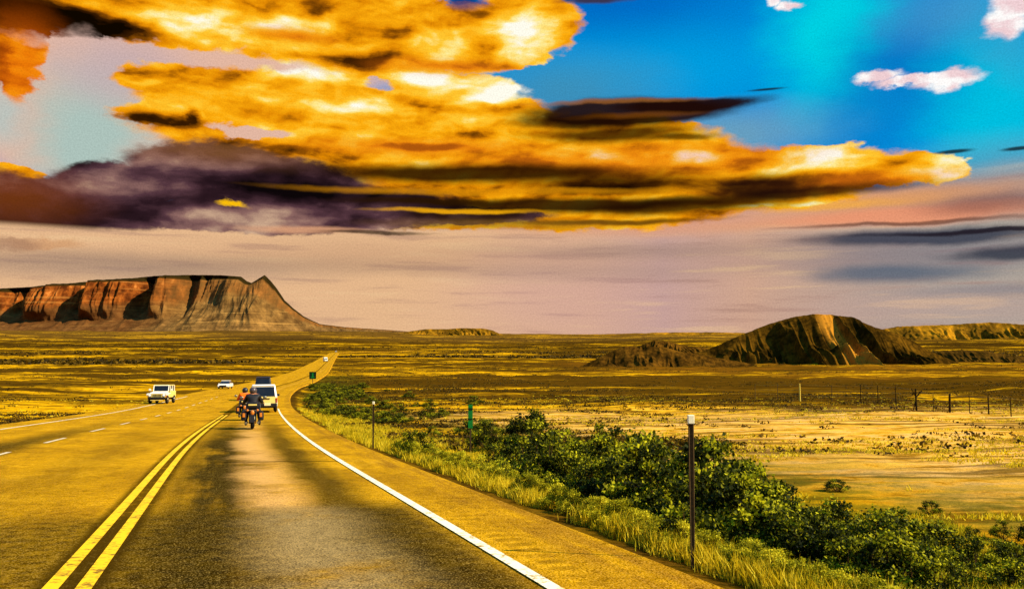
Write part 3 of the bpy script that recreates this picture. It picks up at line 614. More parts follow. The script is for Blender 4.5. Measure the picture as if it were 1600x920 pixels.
place_shrub(protos_dk, 592, 694, 38, 'dark clump of shrub at the foot of the far marker post', GA); place_shrub(protos_dk, 612, 690, 30, 'dark clump of shrub at the foot of the far marker post', GA)
place_shrub(protos_dk, 640, 690, 20, 'small lone dark shrub just right of the far marker post', GA); place_shrub(protos_dk, 685, 700, 22, 'small dark shrub between the far marker post and the green marker', GA)
place_shrub(protos_dk, 706, 744, 34, 'short dark shrub at the shoulder edge below the green marker', GA)
for q in [(1140, 912, 44), (1260, 896, 42), (1430, 900, 40), (1310, 925, 44), (1520, 905, 40), (1080, 900, 36), (955, 838, 30), (1190, 836, 40)]: place_shrub(protos_dk, *q, 'small dark shrub among the yellow green bushes at the bottom right', GA, 0, 1.1)
place_shrub(protos_dk, 1308, 722, 15, 'tiny dark shrub alone on the pale flat field', GA, 0, 1.6)
place_shrub(protos_dk, 1000, 812, 66, 'dark shrub standing in front of the thicket left of the near post', GA)
GB = 'yellow green shrubs along the verge'
VG = [(660, 702, 24), (700, 716, 26), (742, 728, 30), (775, 740, 30), (820, 758, 34), (862, 776, 36), (905, 790, 38), (950, 806, 42), (604, 706, 22), (640, 716, 26), (668, 724, 28), (700, 738, 30), (735, 756, 34), (775, 770, 36), (810, 785, 38), (850, 796, 40), (890, 812, 42), (930, 828, 44), (965, 838, 46), (1000, 852, 48), (1040, 866, 50), (1090, 884, 50), (1140, 892, 54), (1190, 905, 56), (1240, 915, 56), (1150, 850, 44), (1210, 866, 46), (1290, 900, 52), (1340, 890, 44), (1400, 915, 54), (1470, 905, 50), (1540, 918, 50), (1270, 868, 34), (1590, 900, 44), (1110, 858, 40), (1170, 872, 44), (1330, 872, 34), (1380, 884, 40), (1440, 880, 34), (1500, 888, 40), (1560, 880, 34), (1350, 922, 50), (1180, 925, 56), (1420, 935, 56), (1600, 930, 50)]
for i, (px, row, h) in enumerate(VG):
    row -= 10; px += 14; lb = 'low yellow green bush on the verge ' + ('between shoulder and green marker' if px < 760 else 'between shoulder and dark thicket' if px < 1000 else 'around the foot of the near marker post' if px < 1200 else 'at the bottom right below the thicket')
    place_shrub(protos_lt, px, row, h*1.05, lb, GB, 0, 1.0)

GS = 'dark scrub bushes between the marker posts and the bend'
for i in range(95):
    s_ = random.uniform(118, 265); p_, n_ = at_s(s_); o = SHO+1.6+abs(random.gauss(0, 5.5)); q_ = p_+n_*o; dd_ = math.hypot(*q_)
    pr_ = random.choice(protos_dk); c_ = copy_tree(pr_); h_ = random.uniform(.35, .8)*(1+.003*dd_); c_.location = (q_[0], q_[1], gz(*q_)-.03); c_.scale = (h_*1.5, h_*1.5, h_); c_.rotation_euler = (0, 0, random.random()*6.28)
    tag(c_, 'dark scrub bush beside the road between the thin far marker post and the bend', 'shrub', GS)
GL = 'loose bushes on the open ground right of the thicket'
for i in range(34):
    px_, row_ = random.uniform(1180, 1620), random.uniform(835, 915); dk_ = random.random() < .45
    place_shrub(protos_dk if dk_ else protos_lt, px_, row_, random.uniform(22, 44), ('loose dark bush' if dk_ else 'loose yellow green bush')+' on the ground at the bottom right corner', GL, 0, random.uniform(1, 1.4))
for i in range(16):
    place_shrub(protos_dk, random.uniform(1330, 1620), random.uniform(790, 835), random.uniform(14, 26), 'low dark bush on the tan ground behind the right end of the thicket', GL, 0, 1.6)
# --- scrub and grass that nobody could count
def scatter(n, r0, r1, az0, az1, smin, fmask):
    th = np.radians(az0+(az1-az0)*rng.random(n)); r = np.exp(np.log(r0)+(np.log(r1)-np.log(r0))*rng.random(n)); x = np.sin(th)*r; y = np.cos(th)*r
    off = road_off(x, y); side = np.where(off > 0, off-SHO, -off-RW-1.6); k = (side > smin) & fmask(x, y, off)
    return x[k], y[k], off[k]
def clusters(name, x, y, h, per, m, leaf, tintlo=0.2, squash=.7, wide=1.5):
    z = zg(x, y); n = len(x); c = np.repeat(np.stack([x, y, z], 1), per, 0); hh = np.repeat(h, per)
    d = rng.normal(size=(n*per, 3))*.5; d[:, :2] *= wide; d[:, 2] = np.abs(d[:, 2])*squash+.1
    V, F = leaf_quads(c+d*hh[:, None]*.6, hh*leaf)
    t = np.repeat(np.clip(np.repeat(rng.random(n)*.6+tintlo, per)+rng.normal(size=n*per)*.15, 0, 1), 4)
    return tag(np_mesh(name, V, F, m, attrs={'tint': t}), kind='stuff')
def msk(x, y, off):
    r = np.hypot(x, y)
    a = fbm(x/55+4, y/16+2, 4); b = fbm(x/9+1, y/5, 3)
    flat = (x > 0)*(y < 62)*(off > 14)
    dens = sstep(.49, .58, a)*.8+.04+.6*sstep(66, 76, y)*(1-sstep(105, 150, y))*((sstep(22, 40, x))+sstep(-30, -60, x+.2*y))+.45*sstep(-26, -4, off-16)*(1-sstep(20, 70, off))*(off > 0)*(y > 66)*(y < 400)
    return rng.random(len(x)) < dens*(.12+.9*(b > .52))*np.where(flat, .06, 1)
x, y, o_ = scatter(90000, 26, 700, -36, 36, 1.2, msk); r_ = np.hypot(x, y)
clusters('scrub', x, y, (.10+.20*rng.random(len(x)))*(1+r_/200), 11, LEAF_SCRUB, .36, squash=.55, wide=2.1)
def msk2(x, y, off): return rng.random(len(x)) < sstep(.49, .60, fbm(x/420+4, y/150+2, 4))
x, y, o_ = scatter(26000, 600, 4600, -34, 34, 4, msk2)
clusters('distant_scrub', x, y, 1.6+3.0*rng.random(len(x)), 7, LEAF_SCRUB, .6, squash=.5, wide=2.4)
def grass(name, x, y, h, per, m, wid=.012, lean=.35):
    z = zg(x, y); n = len(x); N_ = n*per; c = np.repeat(np.stack([x, y, z], 1), per, 0)+np.concatenate([rng.normal(size=(N_, 2))*.07, np.zeros((N_, 1))-0.02], 1)
    hh = np.repeat(h, per)*(.6+.6*rng.random(N_)); th = rng.random(N_)*6.283; dr = np.stack([np.cos(th), np.sin(th), 0*th], 1); w = np.stack([-np.sin(th), np.cos(th), 0*th], 1)*(wid*(1+np.hypot(c[:, 0], c[:, 1])/22))[:, None]
    th2 = rng.random(N_)*6.283; w = np.stack([-np.sin(th2), np.cos(th2), 0*th], 1)*np.linalg.norm(w, axis=1)[:, None]
    tip = c+dr*(hh*lean*rng.random(N_))[:, None]; tip[:, 2] = c[:, 2]+hh; mid = (c+tip)/2; mid[:, 2] += hh*.1
    V = np.stack([c-w, c+w, mid+w*.7, tip, mid-w*.7], 1).reshape(-1, 3); F = np.arange(N_*5).reshape(N_, 5)
    t = np.repeat(np.clip(np.repeat(rng.random(n), per)*.7+.3*rng.random(N_), 0, 1), 5)
    return tag(np_mesh(name, V, F, m, attrs={'tint': t}), kind='stuff')
def verge_mask(lo, hi, thr):
    return lambda x, y, off: (off > 0) & (off-SHO < hi*(.6+.8*fbm(x/3, y/3, 2))) & (off-SHO > lo) & (fbm(x/2.2+8, y/2.2, 3) > thr)
x, y, o_ = scatter(90000, 5.5, 75, -22, 34, .45, verge_mask(.5, 4.2, .40)); grass('grass', x, y, (.10+.18*rng.random(len(x)))*(1-.6*sstep(4, 8, o_)), 10, GRASSM, .005, .7)
x, y, o_ = scatter(50000, 5.5, 75, -22, 34, .55, verge_mask(.55, 4.6, .45)); grass('grass', x, y, (.10+.16*rng.random(len(x)))*(1-.6*sstep(4, 8, o_)), 10, GRASSG, .005, .7)
x, y, o_ = scatter(26000, 14, 120, -35, 35, 1.0, lambda x, y, off: (fbm(x/7+8, y/4, 3) > .5)); grass('dry_tufts', x, y, .04+.07*rng.random(len(x)), 6, GRASSM, .010, 1.0)

# ================================================================== made things
class MB:
    def __init__(s): s.bm = bmesh.new()
    def box(s, c, d, bev=0.0, rx=0, ry=0, rz=0, taper=None):
        r = bmesh.ops.create_cube(s.bm, size=1)['verts']
        for v in r:
            v.co = Vector((v.co.x*d[0], v.co.y*d[1], v.co.z*d[2]))
            if taper and v.co.z > 0: v.co.x *= taper[0]; v.co.y *= taper[1]
        if bev:
            es = list({e for v in r for e in v.link_edges}); q = bmesh.ops.bevel(s.bm, geom=es, offset=bev, segments=2, affect='EDGES', profile=.6)
            r = list({v for f in q['faces'] for v in f.verts} | {v for v in r if v.is_valid})
        mt = Matrix.Translation(c) @ Matrix.Rotation(rz, 4, 'Z') @ Matrix.Rotation(ry, 4, 'Y') @ Matrix.Rotation(rx, 4, 'X')
        for v in r: v.co = mt @ v.co
        return s
    def cyl(s, a, b, r0, r1=None, n=16, caps=True):
        a = Vector(a); b = Vector(b); d = b-a; q = d.to_track_quat('Z', 'Y').to_matrix().to_4x4()
        bmesh.ops.create_cone(s.bm, cap_ends=caps, segments=n, radius1=r0, radius2=r0 if r1 is None else r1, depth=d.length, matrix=Matrix.Translation((a+b)/2) @ q); return s
    def ball(s, c, r, sc=(1, 1, 1), n=12):
        m = Matrix.Translation(c) @ Matrix.Diagonal((*sc, 1)); bmesh.ops.create_uvsphere(s.bm, u_segments=n, v_segments=max(6, n//2+2), radius=r, matrix=m); return s
    def torus(s, c, R0, r, n=28, k=8, axis='X'):
        vs = []
        for i in range(n):
            a = i/n*6.28318; row = []
            for j in range(k):
                b = j/k*6.28318; q = R0+r*math.cos(b); p = (r*math.sin(b), q*math.cos(a), q*math.sin(a))
                row.append(s.bm.verts.new((c[0]+p[0], c[1]+p[1], c[2]+p[2])))
            vs.append(row)
        for i in range(n):
            for j in range(k): s.bm.faces.new((vs[i][j], vs[(i+1) % n][j], vs[(i+1) % n][(j+1) % k], vs[i][(j+1) % k]))
        return s
    def loft(s, rings):
        """rings of equal length, closed, capped"""
        R_ = [[s.bm.verts.new(p) for p in r] for r in rings]; n = len(R_[0])
        for a, b in zip(R_, R_[1:]):
            for i in range(n): s.bm.faces.new((a[i], a[(i+1) % n], b[(i+1) % n], b[i]))
        s.bm.faces.new(list(reversed(R_[0]))); s.bm.faces.new(R_[-1]); return s
    def side(s, prof, halfw, inset=None):
        """a side profile (y, z) given as points, extruded across x; inset(z) narrows it"""
        w = [halfw*(inset(z) if inset else 1) for y, z in prof]
        a = [s.bm.verts.new((-w_, y, z)) for w_, (y, z) in zip(w, prof)]; b = [s.bm.verts.new((w_, y, z)) for w_, (y, z) in zip(w, prof)]
        n = len(prof)
        for i in range(n): s.bm.faces.new((a[i], a[(i+1) % n], b[(i+1) % n], b[i]))
        s.bm.faces.new(list(reversed(a))); s.bm.faces.new(b); return s
    def quad(s, pts, th=0.0):
        P = [Vector(p) for p in pts]; n = (P[1]-P[0]).cross(P[2]-P[0]).normalized()*(th or .01)
        return s.loft([[p for p in P], [p+n for p in P]])
    def build(s, name, m, parent=None, smooth=False, bev=0.0):
        bmesh.ops.recalc_face_normals(s.bm, faces=s.bm.faces)
        me = bpy.data.meshes.new(name); s.bm.to_mesh(me); s.bm.free(); me.materials.append(m)
        if smooth: me.polygons.foreach_set('use_smooth', [True]*len(me.polygons))
        o = bpy.data.objects.new(name, me); COL.objects.link(o)
        if parent: o.parent = parent
        if bev:
            b = o.modifiers.new('bevel', 'BEVEL'); b.width = bev; b.segments = 2; b.limit_method = 'ANGLE'
        return o
def glass_mat():
    k = MT('dark_glass', .08, .6).use(); k.color(MIX(NOISE(k.obj(), 3, 2), lin((10, 10, 10)), lin((34, 30, 20)))); return k.m
GLASS = glass_mat(); RUBBER = simple('tyre_rubber', (26, 24, 20), .9, .1); BLACK = simple('black_plastic', (18, 16, 14), .6, .25); STEEL = simple('brushed_steel', (150, 140, 110), .35, .5, .8)
WPAINT = simple('white_car_paint', (232, 224, 196), .3, .5, var=.04); GPAINT = simple('silver_car_paint', (206, 190, 110), .35, .5, .2, var=.06); WGOLD = simple('pale_gold_paint', (222, 196, 100), .4, .4, var=.06)
DARKP = simple('dark_car_paint', (30, 28, 26), .4, .4); ORANGE = simple('orange_lamp_lens', (196, 112, 24), .4, .4); RED = simple('red_lamp_lens', (150, 20, 8), .35, .4); LAMP = simple('headlight_lens', (250, 248, 240), .15, .6, var=.03)
LEATHER = simple('black_leather', (20, 18, 18), .6, .3); ORJ = simple('orange_jacket', (250, 104, 14), .8, .1); SKIN = simple('tanned_skin', (170, 110, 70), .6, .2); DENIM = simple('dark_denim', (26, 28, 34), .9, .05)
SIGNG = simple('green_sign_face', (4, 120, 36), .5, .3, var=.15, scale=8); SIGNW = simple('white_sign_legend', (190, 210, 120), .5, .3); SIGND = simple('dark_green_band', (4, 40, 14), .6, .2)
POSTM = simple('weathered_brown_post', (74, 56, 26), .8, .15, var=.3, scale=30); REFL = simple('white_reflector', (250, 238, 190), .4, .3, var=.05); WIRE = simple('galvanised_wire', (170, 140, 60), .5, .3, .3)
WOODD = simple('dark_fence_wood', (52, 36, 10), .9, .05, var=.4); PALEP = simple('pale_fence_post', (226, 190, 70), .8, .1)
def wheel(parent, x, y, r, w=.22, hub=STEEL, name='wheel'):
    g = MB().torus((x, y, r), r-w*.42, w*.45, 26, 8); g.cyl((x-w*.36, y, r), (x+w*.36, y, r), r-w*.4, n=24)
    o = g.build('wheel', RUBBER, parent, True)
    s = 1 if x > 0 else -1; q = MB().cyl((x+s*w*.30, y, r), (x+s*w*.47, y, r), r*.56, r*.5, n=18)
    for k in range(5):
        a = k*1.2566; q.box((x+s*w*.48, y+math.cos(a)*r*.28, r+math.sin(a)*r*.28), (.02, r*.12, r*.5), 0, rx=a-math.pi/2)
    q.build('hub', hub, o); return o

# --- open-topped style off-road car with upright front, coming towards the camera
def off_road_car():
    t = empty('off_road_car', (0, 0, 0))
    b = MB(); b.side([(-2.0, .55), (-2.0, 1.12), (.62, 1.12), (.66, 1.06), (1.86, 1.0), (1.92, .9), (1.92, .6), (1.5, .55)], .74, lambda z: 1.0)
    b.side([(-2.02, .6), (-2.02, 1.18), (.5, 1.18), (.6, .6)], .80)
    b.build('body', WGOLD, t, bev=.04)
    MB().side([(.60, 1.10), (.66, 1.16), (1.80, 1.08), (1.9, 1.0), (1.9, .95), (.6, .98)], .66, lambda z: 1).build('hood', WPAINT, t, bev=.03)
    gr = MB().box((0, 1.94, .80), (1.02, .05, .36), .02).build('grille', WGOLD, t)
    q = MB()
    for i in range(7): q.box(((i-3)*.115, 1.972, .80), (.062, .02, .27), .008)
    q.build('slots', BLACK, gr)
    for s in (-1, 1):
        MB().box((s*.80, 1.30, .96), (.36, 1.05, .10), .04, rx=-.04).box((s*.80, 1.80, .88), (.36, .16, .20), .05).build('fender', WPAINT, t)
        hl = MB().cyl((s*.63, 1.90, .86), (s*.63, 1.99, .86), .135, n=20).build('headlight', LAMP, t)
        MB().torus((0, 0, 0), .14, .018, 20, 6).build('ring', STEEL, hl).matrix_local = Matrix.Translation((s*.63, 1.98, .86)) @ Matrix.Rotation(math.pi/2, 4, 'Z')
        MB().cyl((s*.82, 1.84, .70), (s*.82, 1.92, .70), .055, n=12).build('turn_signal', ORANGE, t)
        MB().box((s*1.0, .60, 1.32), (.20, .06, .18), .03).box((s*.87, .6, 1.26), (.14, .03, .03)).build('mirror', WPAINT, t)
        wheel(t, s*.76, 1.28, .40, .26); wheel(t, s*.76, -1.25, .40, .26)
        MB().box((s*.815, -.12, .86), (.02, .95, .52), .01).build('door', WGOLD, t)
    fr = MB(); fr.box((0, .54, 1.16), (1.46, .05, .07), .02).box((0, .36, 1.72), (1.36, .06, .07), .02)
    for s in (-1, 1): fr.box((s*.68, .45, 1.44), (.08, .06, .60), .02, rx=.3)
    fr.build('windshield_frame', WPAINT, t)
    MB().box((0, .45, 1.44), (1.30, .02, .52), 0, rx=.3).build('windshield', GLASS, t)
    MB().side([(-1.96, 1.70), (.38, 1.72), (.36, 1.80), (-1.9, 1.78)], .68).build('roof', WGOLD, t, bev=.03)
    g = MB(); g.box((0, -.85, 1.44), (1.30, 2.1, .52), .02)
    g.build('side_window', GLASS, t)
    for s in (-1, 1):
        for yy in (-.35, -1.15, -1.9): MB().box((s*.665, yy, 1.44), (.06, .09, .56), .015).build('pillar', WPAINT, t)
    MB().box((0, 2.08, .56), (1.56, .16, .17), .04).build('bumper', BLACK, t)
    MB().box((0, 2.10, .36), (1.1, .05, .06), .01).build('tow_bar', WGOLD, t)
    MB().box((0, .1, .47), (1.2, 3.6, .14), .02).build('chassis', BLACK, t)
    return t
# --- van seen from behind
def van(WPAINT=WPAINT, WGOLD=WGOLD):
    t = empty('van', (0, 0, 0))
    ins = lambda z: 1.0 if z < 1.05 else 1.0-.20*(z-1.05)
    MB().side([(-2.3, .42), (-2.36, .62), (-2.34, 1.12), (-2.12, 1.92), (-1.9, 2.02), (.7, 2.02), (1.0, 1.92), (1.65, 1.22), (2.45, 1.02), (2.55, .8), (2.55, .42)], .98, ins).build('body', WPAINT, t, bev=.05)
    MB().side([(-2.375, .66), (-2.352, 1.14), (-2.3, 1.14), (-2.3, .66)], .93).build('tailgate', WGOLD, t)
    MB().loft([[(-.80, -2.352, 1.16), (.80, -2.352, 1.16), (.70, -2.157, 1.84), (-.70, -2.157, 1.84)], [(-.80, -2.30, 1.16), (.80, -2.30, 1.16), (.70, -2.10, 1.84), (-.70, -2.10, 1.84)]]).build('rear_window', GLASS, t)
    for s in (-1, 1):
        MB().loft([[(s*.93, -2.36, 1.10), (s*.82, -2.375, 1.10), (s*.735, -2.16, 1.88), (s*.80, -2.13, 1.88)], [(s*.95, -2.28, 1.10), (s*.82, -2.28, 1.10), (s*.735, -2.07, 1.88), (s*.82, -2.05, 1.88)]]).build('pillar', WPAINT, t)
        MB().box((s*.90, -2.375, .86), (.10, .05, .34), .02).build('tail_light', RED, t)
        MB().loft([[(s*.965, -1.9, 1.2), (s*.965, 1.2, 1.2), (s*.85, .6, 1.84), (s*.85, -1.8, 1.84)], [(s*.93, -1.9, 1.2), (s*.93, 1.2, 1.2), (s*.80, .6, 1.84), (s*.80, -1.8, 1.84)]]).build('side_window', GLASS, t)
        MB().box((s*1.10, 1.25, 1.22), (.2, .08, .16), .03).box((s*1.0, 1.25, 1.18), (.1, .04, .04)).build('mirror', BLACK, t)
        wheel(t, s*.86, -1.5, .35); wheel(t, s*.86, 1.6, .35)
    MB().box((0, -2.12, 1.93), (1.50, .10, .05), .02, rx=.2).build('roof_edge_trim', WPAINT, t)
    MB().box((0, -2.42, .52), (1.9, .18, .26), .05).build('bumper', BLACK, t)
    MB().box((.28, -2.525, .60), (.44, .02, .2), .01).build('number_plate', simple('plate_face', (226, 208, 150), .5), t)
    MB().box((0, -2.395, 1.0), (.9, .04, .06), .01).build('handle', BLACK, t)
    MB().box((0, .1, .40), (1.7, 4.2, .16), .02).build('underbody', BLACK, t)
    return t
def small_car():
    t = empty('car', (0, 0, 0)); ins = lambda z: 1.0 if z < .9 else 1.0-.36*(z-.9)
    MB().side([(-2.1, .32), (-2.15, .7), (-2.0, .92), (1.1, .88), (2.0, .74), (2.1, .55), (2.1, .32)], .90, None).build('body', WPAINT, t, bev=.07)
    MB().side([(-1.75, .86), (-1.2, 1.36), (-.1, 1.40), (.95, .86)], .80, ins).build('cabin', GLASS, t, bev=.03)
    MB().side([(-1.25, 1.34), (-1.1, 1.42), (-.05, 1.44), (.08, 1.36)], .70).build('roof', WPAINT, t, bev=.02)
    for s in (-1, 1):
        MB().ball((s*.66, 1.98, .66), .19, (1.2, .6, .7)).build('headlight', LAMP, t, True)
        MB().box((s*.98, .6, .92), (.16, .1, .12), .03).build('mirror', WPAINT, t)
        wheel(t, s*.80, -1.3, .32); wheel(t, s*.80, 1.3, .32)
    MB().box((0, 2.09, .52), (1.15, .06, .26), .03).build('grille', BLACK, t)
    MB().box((0, 2.08, .34), (1.7, .10, .12), .03).build('bumper', BLACK, t)
    return t
def truck():
    t = empty('truck', (0, 0, 0))
    MB().box((0, -1.2, 2.0), (2.4, 6.0, 2.6), .06).build('cargo_box', WPAINT, t); MB().side([(1.9, .6), (1.9, 2.5), (2.9, 2.5), (3.4, 1.6), (4.0, 1.4), (4.1, .6)], 1.1).build('cab', WPAINT, t, bev=.05)
    MB().loft([[(-.95, 2.98, 2.35), (.95, 2.98, 2.35), (.95, 3.42, 1.65), (-.95, 3.42, 1.65)], [(-.95, 3.03, 2.36), (.95, 3.03, 2.36), (.95, 3.47, 1.66), (-.95, 3.47, 1.66)]]).build('windshield', GLASS, t)
    MB().box((0, 4.1, .6), (2.2, .2, .3), .04).build('bumper', BLACK, t); MB().box((0, 0, .6), (.9, 7, .2)).build('chassis', BLACK, t)
    for s in (-1, 1): wheel(t, s*1.0, 3.0, .48, .28); wheel(t, s*1.0, -2.6, .48, .28); MB().box((s*.8, 4.12, 1.0), (.3, .08, .2), .03).build('headlight', LAMP, t)
    return t
def heading(o, dx, dy): o.rotation_euler[2] = math.atan2(-dx, dy)
def put(o, px, row, dx, dy, onroad=True, s=1):
    x, y = hit(px, row); o.location = (x, y, float(zb(y))+.0 if onroad else gz(x, y)); heading(o, dx, dy); o.scale = (s, s, s)
    sl_ = math.atan((float(zb(y+2))-float(zb(y-2)))/4)*(1 if dy > 0 else -1); o.rotation_euler[0] = sl_
    o.rotation_mode = 'XYZ'; return x, y
jeep = off_road_car(); tag(jeep, 'white boxy off-road car with round headlights coming down the left lane', 'car'); put(jeep, 253, 630, .16, -.98, s=1.04)
vn = van(); tag(vn, 'white and gold van driving away beyond the motorcycles', 'van'); vx, vy = put(vn, 411, 643, -.29, .957, s=1.0)
vx, vy = vn.location.x, vn.location.y
dv = van(DARKP, simple('dark_maroon_panel', (90, 36, 14), .5)); tag(dv, 'tall dark van driving ahead of the white van, only its top showing', 'van'); put(dv, 411, 625, -.28, .96); dv.scale = (.92, 1.0, 1.30)
sc_ = small_car(); tag(sc_, 'small white low car far down the left lane beyond the off-road car', 'car'); put(sc_, 352, 607, .12, -.98, s=1.0)
tk = truck(); tag(tk, 'white box truck coming down the far end of the climbing road', 'truck'); put(tk, 508.5, 565, .35, -.95, s=1.0)
fc = copy_tree(sc_); tag(fc, 'white speck of a car where the road reaches the crest', 'car'); put(fc, 525, 550, .2, -.98, s=1.6); 

# --- people on motorcycles
def skinned(name, pts, edges, rad, m, parent=None, sub=2):
    me = bpy.data.meshes.new(name); me.from_pydata([tuple(p) for p in pts], edges, []); me.materials.append(m)
    o = bpy.data.objects.new(name, me); COL.objects.link(o)
    if parent: o.parent = parent
    sk = o.modifiers.new('skin', 'SKIN'); sk.use_smooth_shade = True
    me.skin_vertices[0].data[0].use_root = True
    for v, r_ in zip(me.skin_vertices[0].data, rad): v.radius = (r_ if isinstance(r_, tuple) else (r_, r_))
    ss = o.modifiers.new('sub', 'SUBSURF'); ss.levels = sub; ss.render_levels = sub
    return o
def rider(label, jacket, helmet_m, big=1.0):
    """seated, arms forward on the bars, knees bent, feet on the boards; seat height .75"""
    P = [(0, -.28, .84), (0, -.27, 1.05), (0, -.22, 1.25), (0, -.20, 1.40), (0, -.19, 1.50), (0, -.17, 1.60)]     # pelvis..neck, head
    E = [(0, 1), (1, 2), (2, 3), (3, 4), (4, 5)]; rad = [(.19, .15), (.17, .13), (.20, .14), (.15, .11), .065, .095]
    for s in (-1, 1):
        b = len(P); P += [(s*.22, -.18, 1.40), (s*.33, -.05, 1.16), (s*.40, .22, 1.10), (s*.40, .32, 1.10)]; E += [(3, b), (b, b+1), (b+1, b+2), (b+2, b+3)]; rad += [.085, .062, .045, .042]
        for f, (dx, dz) in enumerate([(-.03, .02), (-.01, .01), (.012, 0), (.032, -.01), ]):     # fingers curled round the grip
            c = len(P); P += [(s*(.40+dx), .37, 1.12+dz*.3), (s*(.40+dx), .39, 1.08)]; E += [(b+3, c), (c, c+1)]; rad += [.012, .010]
        c = len(P); P += [(s*.35, .34, 1.08)]; E += [(b+3, c)]; rad += [.013]
        b = len(P); P += [(s*.12, -.24, .80), (s*.24, .16, .80), (s*.27, .06, .36), (s*.27, .02, .24), (s*.28, .18, .21)]; E += [(0, b), (b, b+1), (b+1, b+2), (b+2, b+3), (b+3, b+4)]; rad += [.125, .085, .06, .05, (.05, .04)]
    r = skinned('person', P, E, [tuple(q*big for q in a) if isinstance(a, tuple) else a*big for a in rad], SKIN)
    # clothes and helmet over the body
    g = 1.12*big
    jp = [(0, -.28, .92), (0, -.27, 1.06), (0, -.22, 1.25), (0, -.20, 1.39), (0, -.195, 1.46)]; je = [(0, 1), (1, 2), (2, 3), (3, 4)]; jr = [(.195*g, .16*g), (.18*g, .145*g), (.21*g, .16*g), (.165*g, .13*g), .085]
    for s in (-1, 1):
        b = len(jp); jp += [(s*.22, -.18, 1.39), (s*.33, -.05, 1.16), (s*.395, .20, 1.10)]; je += [(3, b), (b, b+1), (b+1, b+2)]; jr += [.105, .082, .062]
    skinned('jacket', jp, je, jr, jacket, r)
    tp = [(0, -.28, .86)]; te = []; tr = [(.19*g, .13*g)]
    for s in (-1, 1):
        b = len(tp); tp += [(s*.12, -.24, .80), (s*.24, .16, .80), (s*.27, .06, .38)]; te += [(0, b), (b, b+1), (b+1, b+2)]; tr += [.138, .102, .078]
    skinned('trousers', tp, te, tr, DENIM, r)
    for s in (-1, 1): skinned('boot', [(s*.27, .055, .38), (s*.27, .0, .22), (s*.28, .12, .19), (s*.285, .22, .19)], [(0, 1), (1, 2), (2, 3)], [.072, .065, .055, .045], BLACK, r, 1)
    h = MB().ball((0, -.16, 1.61), .155, (1, 1.12, 1.05), 20); h.build('helmet', helmet_m, r, True)
    MB().ball((0, -.09, 1.60), .125, (.95, 1.0, .55), 16).build('visor', GLASS, r, True)
    return tag(r, label, 'person')
def motorcycle(label, group=None):
    t = empty('motorcycle', (0, 0, 0)); tag(t, label, 'motorcycle', group)
    for y, nm in ((-.72, 'rear'), (.86, 'front')):
        w = MB().torus((0, y, .32), .25, .07, 28, 8).build('wheel', RUBBER, t, True); q = MB().cyl((-.03, y, .32), (.03, y, .32), .07)
        for k in range(8): a = k*.785; q.box((0, y+math.cos(a)*.12, .32+math.sin(a)*.12), (.02, .02, .22), 0, rx=a-math.pi/2)
        q.build('rim', STEEL, w)
    MB().side([(-.55, .32), (-.5, .62), (.35, .62), (.45, .35), (.3, .22), (-.3, .22)], .15).build('engine', STEEL, t, bev=.03)
    MB().loft([[(-.12, .42, .72), (.12, .42, .72), (.12, .42, .86), (-.12, .42, .86)], [(-.19, .15, .70), (.19, .15, .70), (.17, .15, .95), (-.17, .15, .95)], [(-.13, -.18, .66), (.13, -.18, .66), (.12, -.18, .84), (-.12, -.18, .84)]]).build('fuel_tank', DARKP, t, bev=.04)
    MB().side([(-.78, .74), (-.75, .88), (-.55, .90), (-.45, .76), (.0, .74), (.0, .66), (-.78, .62)], .18).build('seat', LEATHER, t, bev=.04)
    for s in (-1, 1):
        MB().cyl((s*.09, .86, .32), (s*.11, .62, .98), .03, n=10).build('fork', STEEL, t)
        MB().box((s*.34, -.66, .56), (.24, .62, .38), .07, taper=(.9, .92)).build('saddlebag', BLACK, t)
        MB().box((s*.34, -.982, .60), (.10, .02, .17), .008).build('reflector', ORANGE, t)
        MB().cyl((s*.22, .25, .26), (s*.24, -1.05, .28), .045, .05, n=12).build('exhaust', STEEL, t)
        MB().ball((s*.20, -1.0, .80), .05, (1, .8, 1)).build('turn_signal', ORANGE, t, True)
        MB().cyl((s*.40, .46, 1.18), (s*.46, .42, 1.30), .012, n=8).ball((s*.48, .42, 1.32), .07, (1.2, .4, .8)).build('mirror', STEEL, t)
    MB().cyl((-.46, .34, 1.09), (-.2, .5, 1.06), .018, n=10).cyl((.46, .34, 1.09), (.2, .5, 1.06), .018, n=10).cyl((-.2, .5, 1.06), (.2, .5, 1.06), .018, n=10).build('handlebar', STEEL, t)
    MB().loft([[(-.34, .62, .85), (.34, .62, .85), (.30, .66, 1.16), (-.30, .66, 1.16)], [(-.22, .86, .85), (.22, .86, .85), (.20, .82, 1.12), (-.20, .82, 1.12)]]).build('fairing', DARKP, t, bev=.04)
    MB().quad([(-.26, .67, 1.15), (.26, .67, 1.15), (.20, .50, 1.46), (-.20, .50, 1.46)], .008).build('windscreen', GLASS, t)
    MB().box((0, -.88, 1.0), (.46, .36, .26), .06).build('top_box', BLACK, t)
    MB().box((0, -1.07, 1.02), (.34, .03, .06), .01).build('light_bar', WGOLD, t)
    tl = MB().ball((0, -1.03, .70), .09, (.9, .5, 1.15)).build('tail_light', ORANGE, t, True)
    MB().box((0, -.99, .80), (.62, .03, .03), .01).build('luggage_rail', STEEL, t)
    MB().box((0, -.95, .48), (.20, .02, .13), .01).build('number_plate', REFL, t)
    MB().side([(-1.08, .30), (-1.05, .62), (-.72, .72), (-.4, .62), (-.44, .58), (-.72, .66), (-1.0, .58), (-1.04, .30)], .09).build('fender', DARKP, t)
    return t
GM = 'touring motorcycles following the van'
m1 = motorcycle('black touring motorcycle with saddlebags ridden by the person all in black', GM); put(m1, 394.5, 669.5, -.28, .96, s=.98)
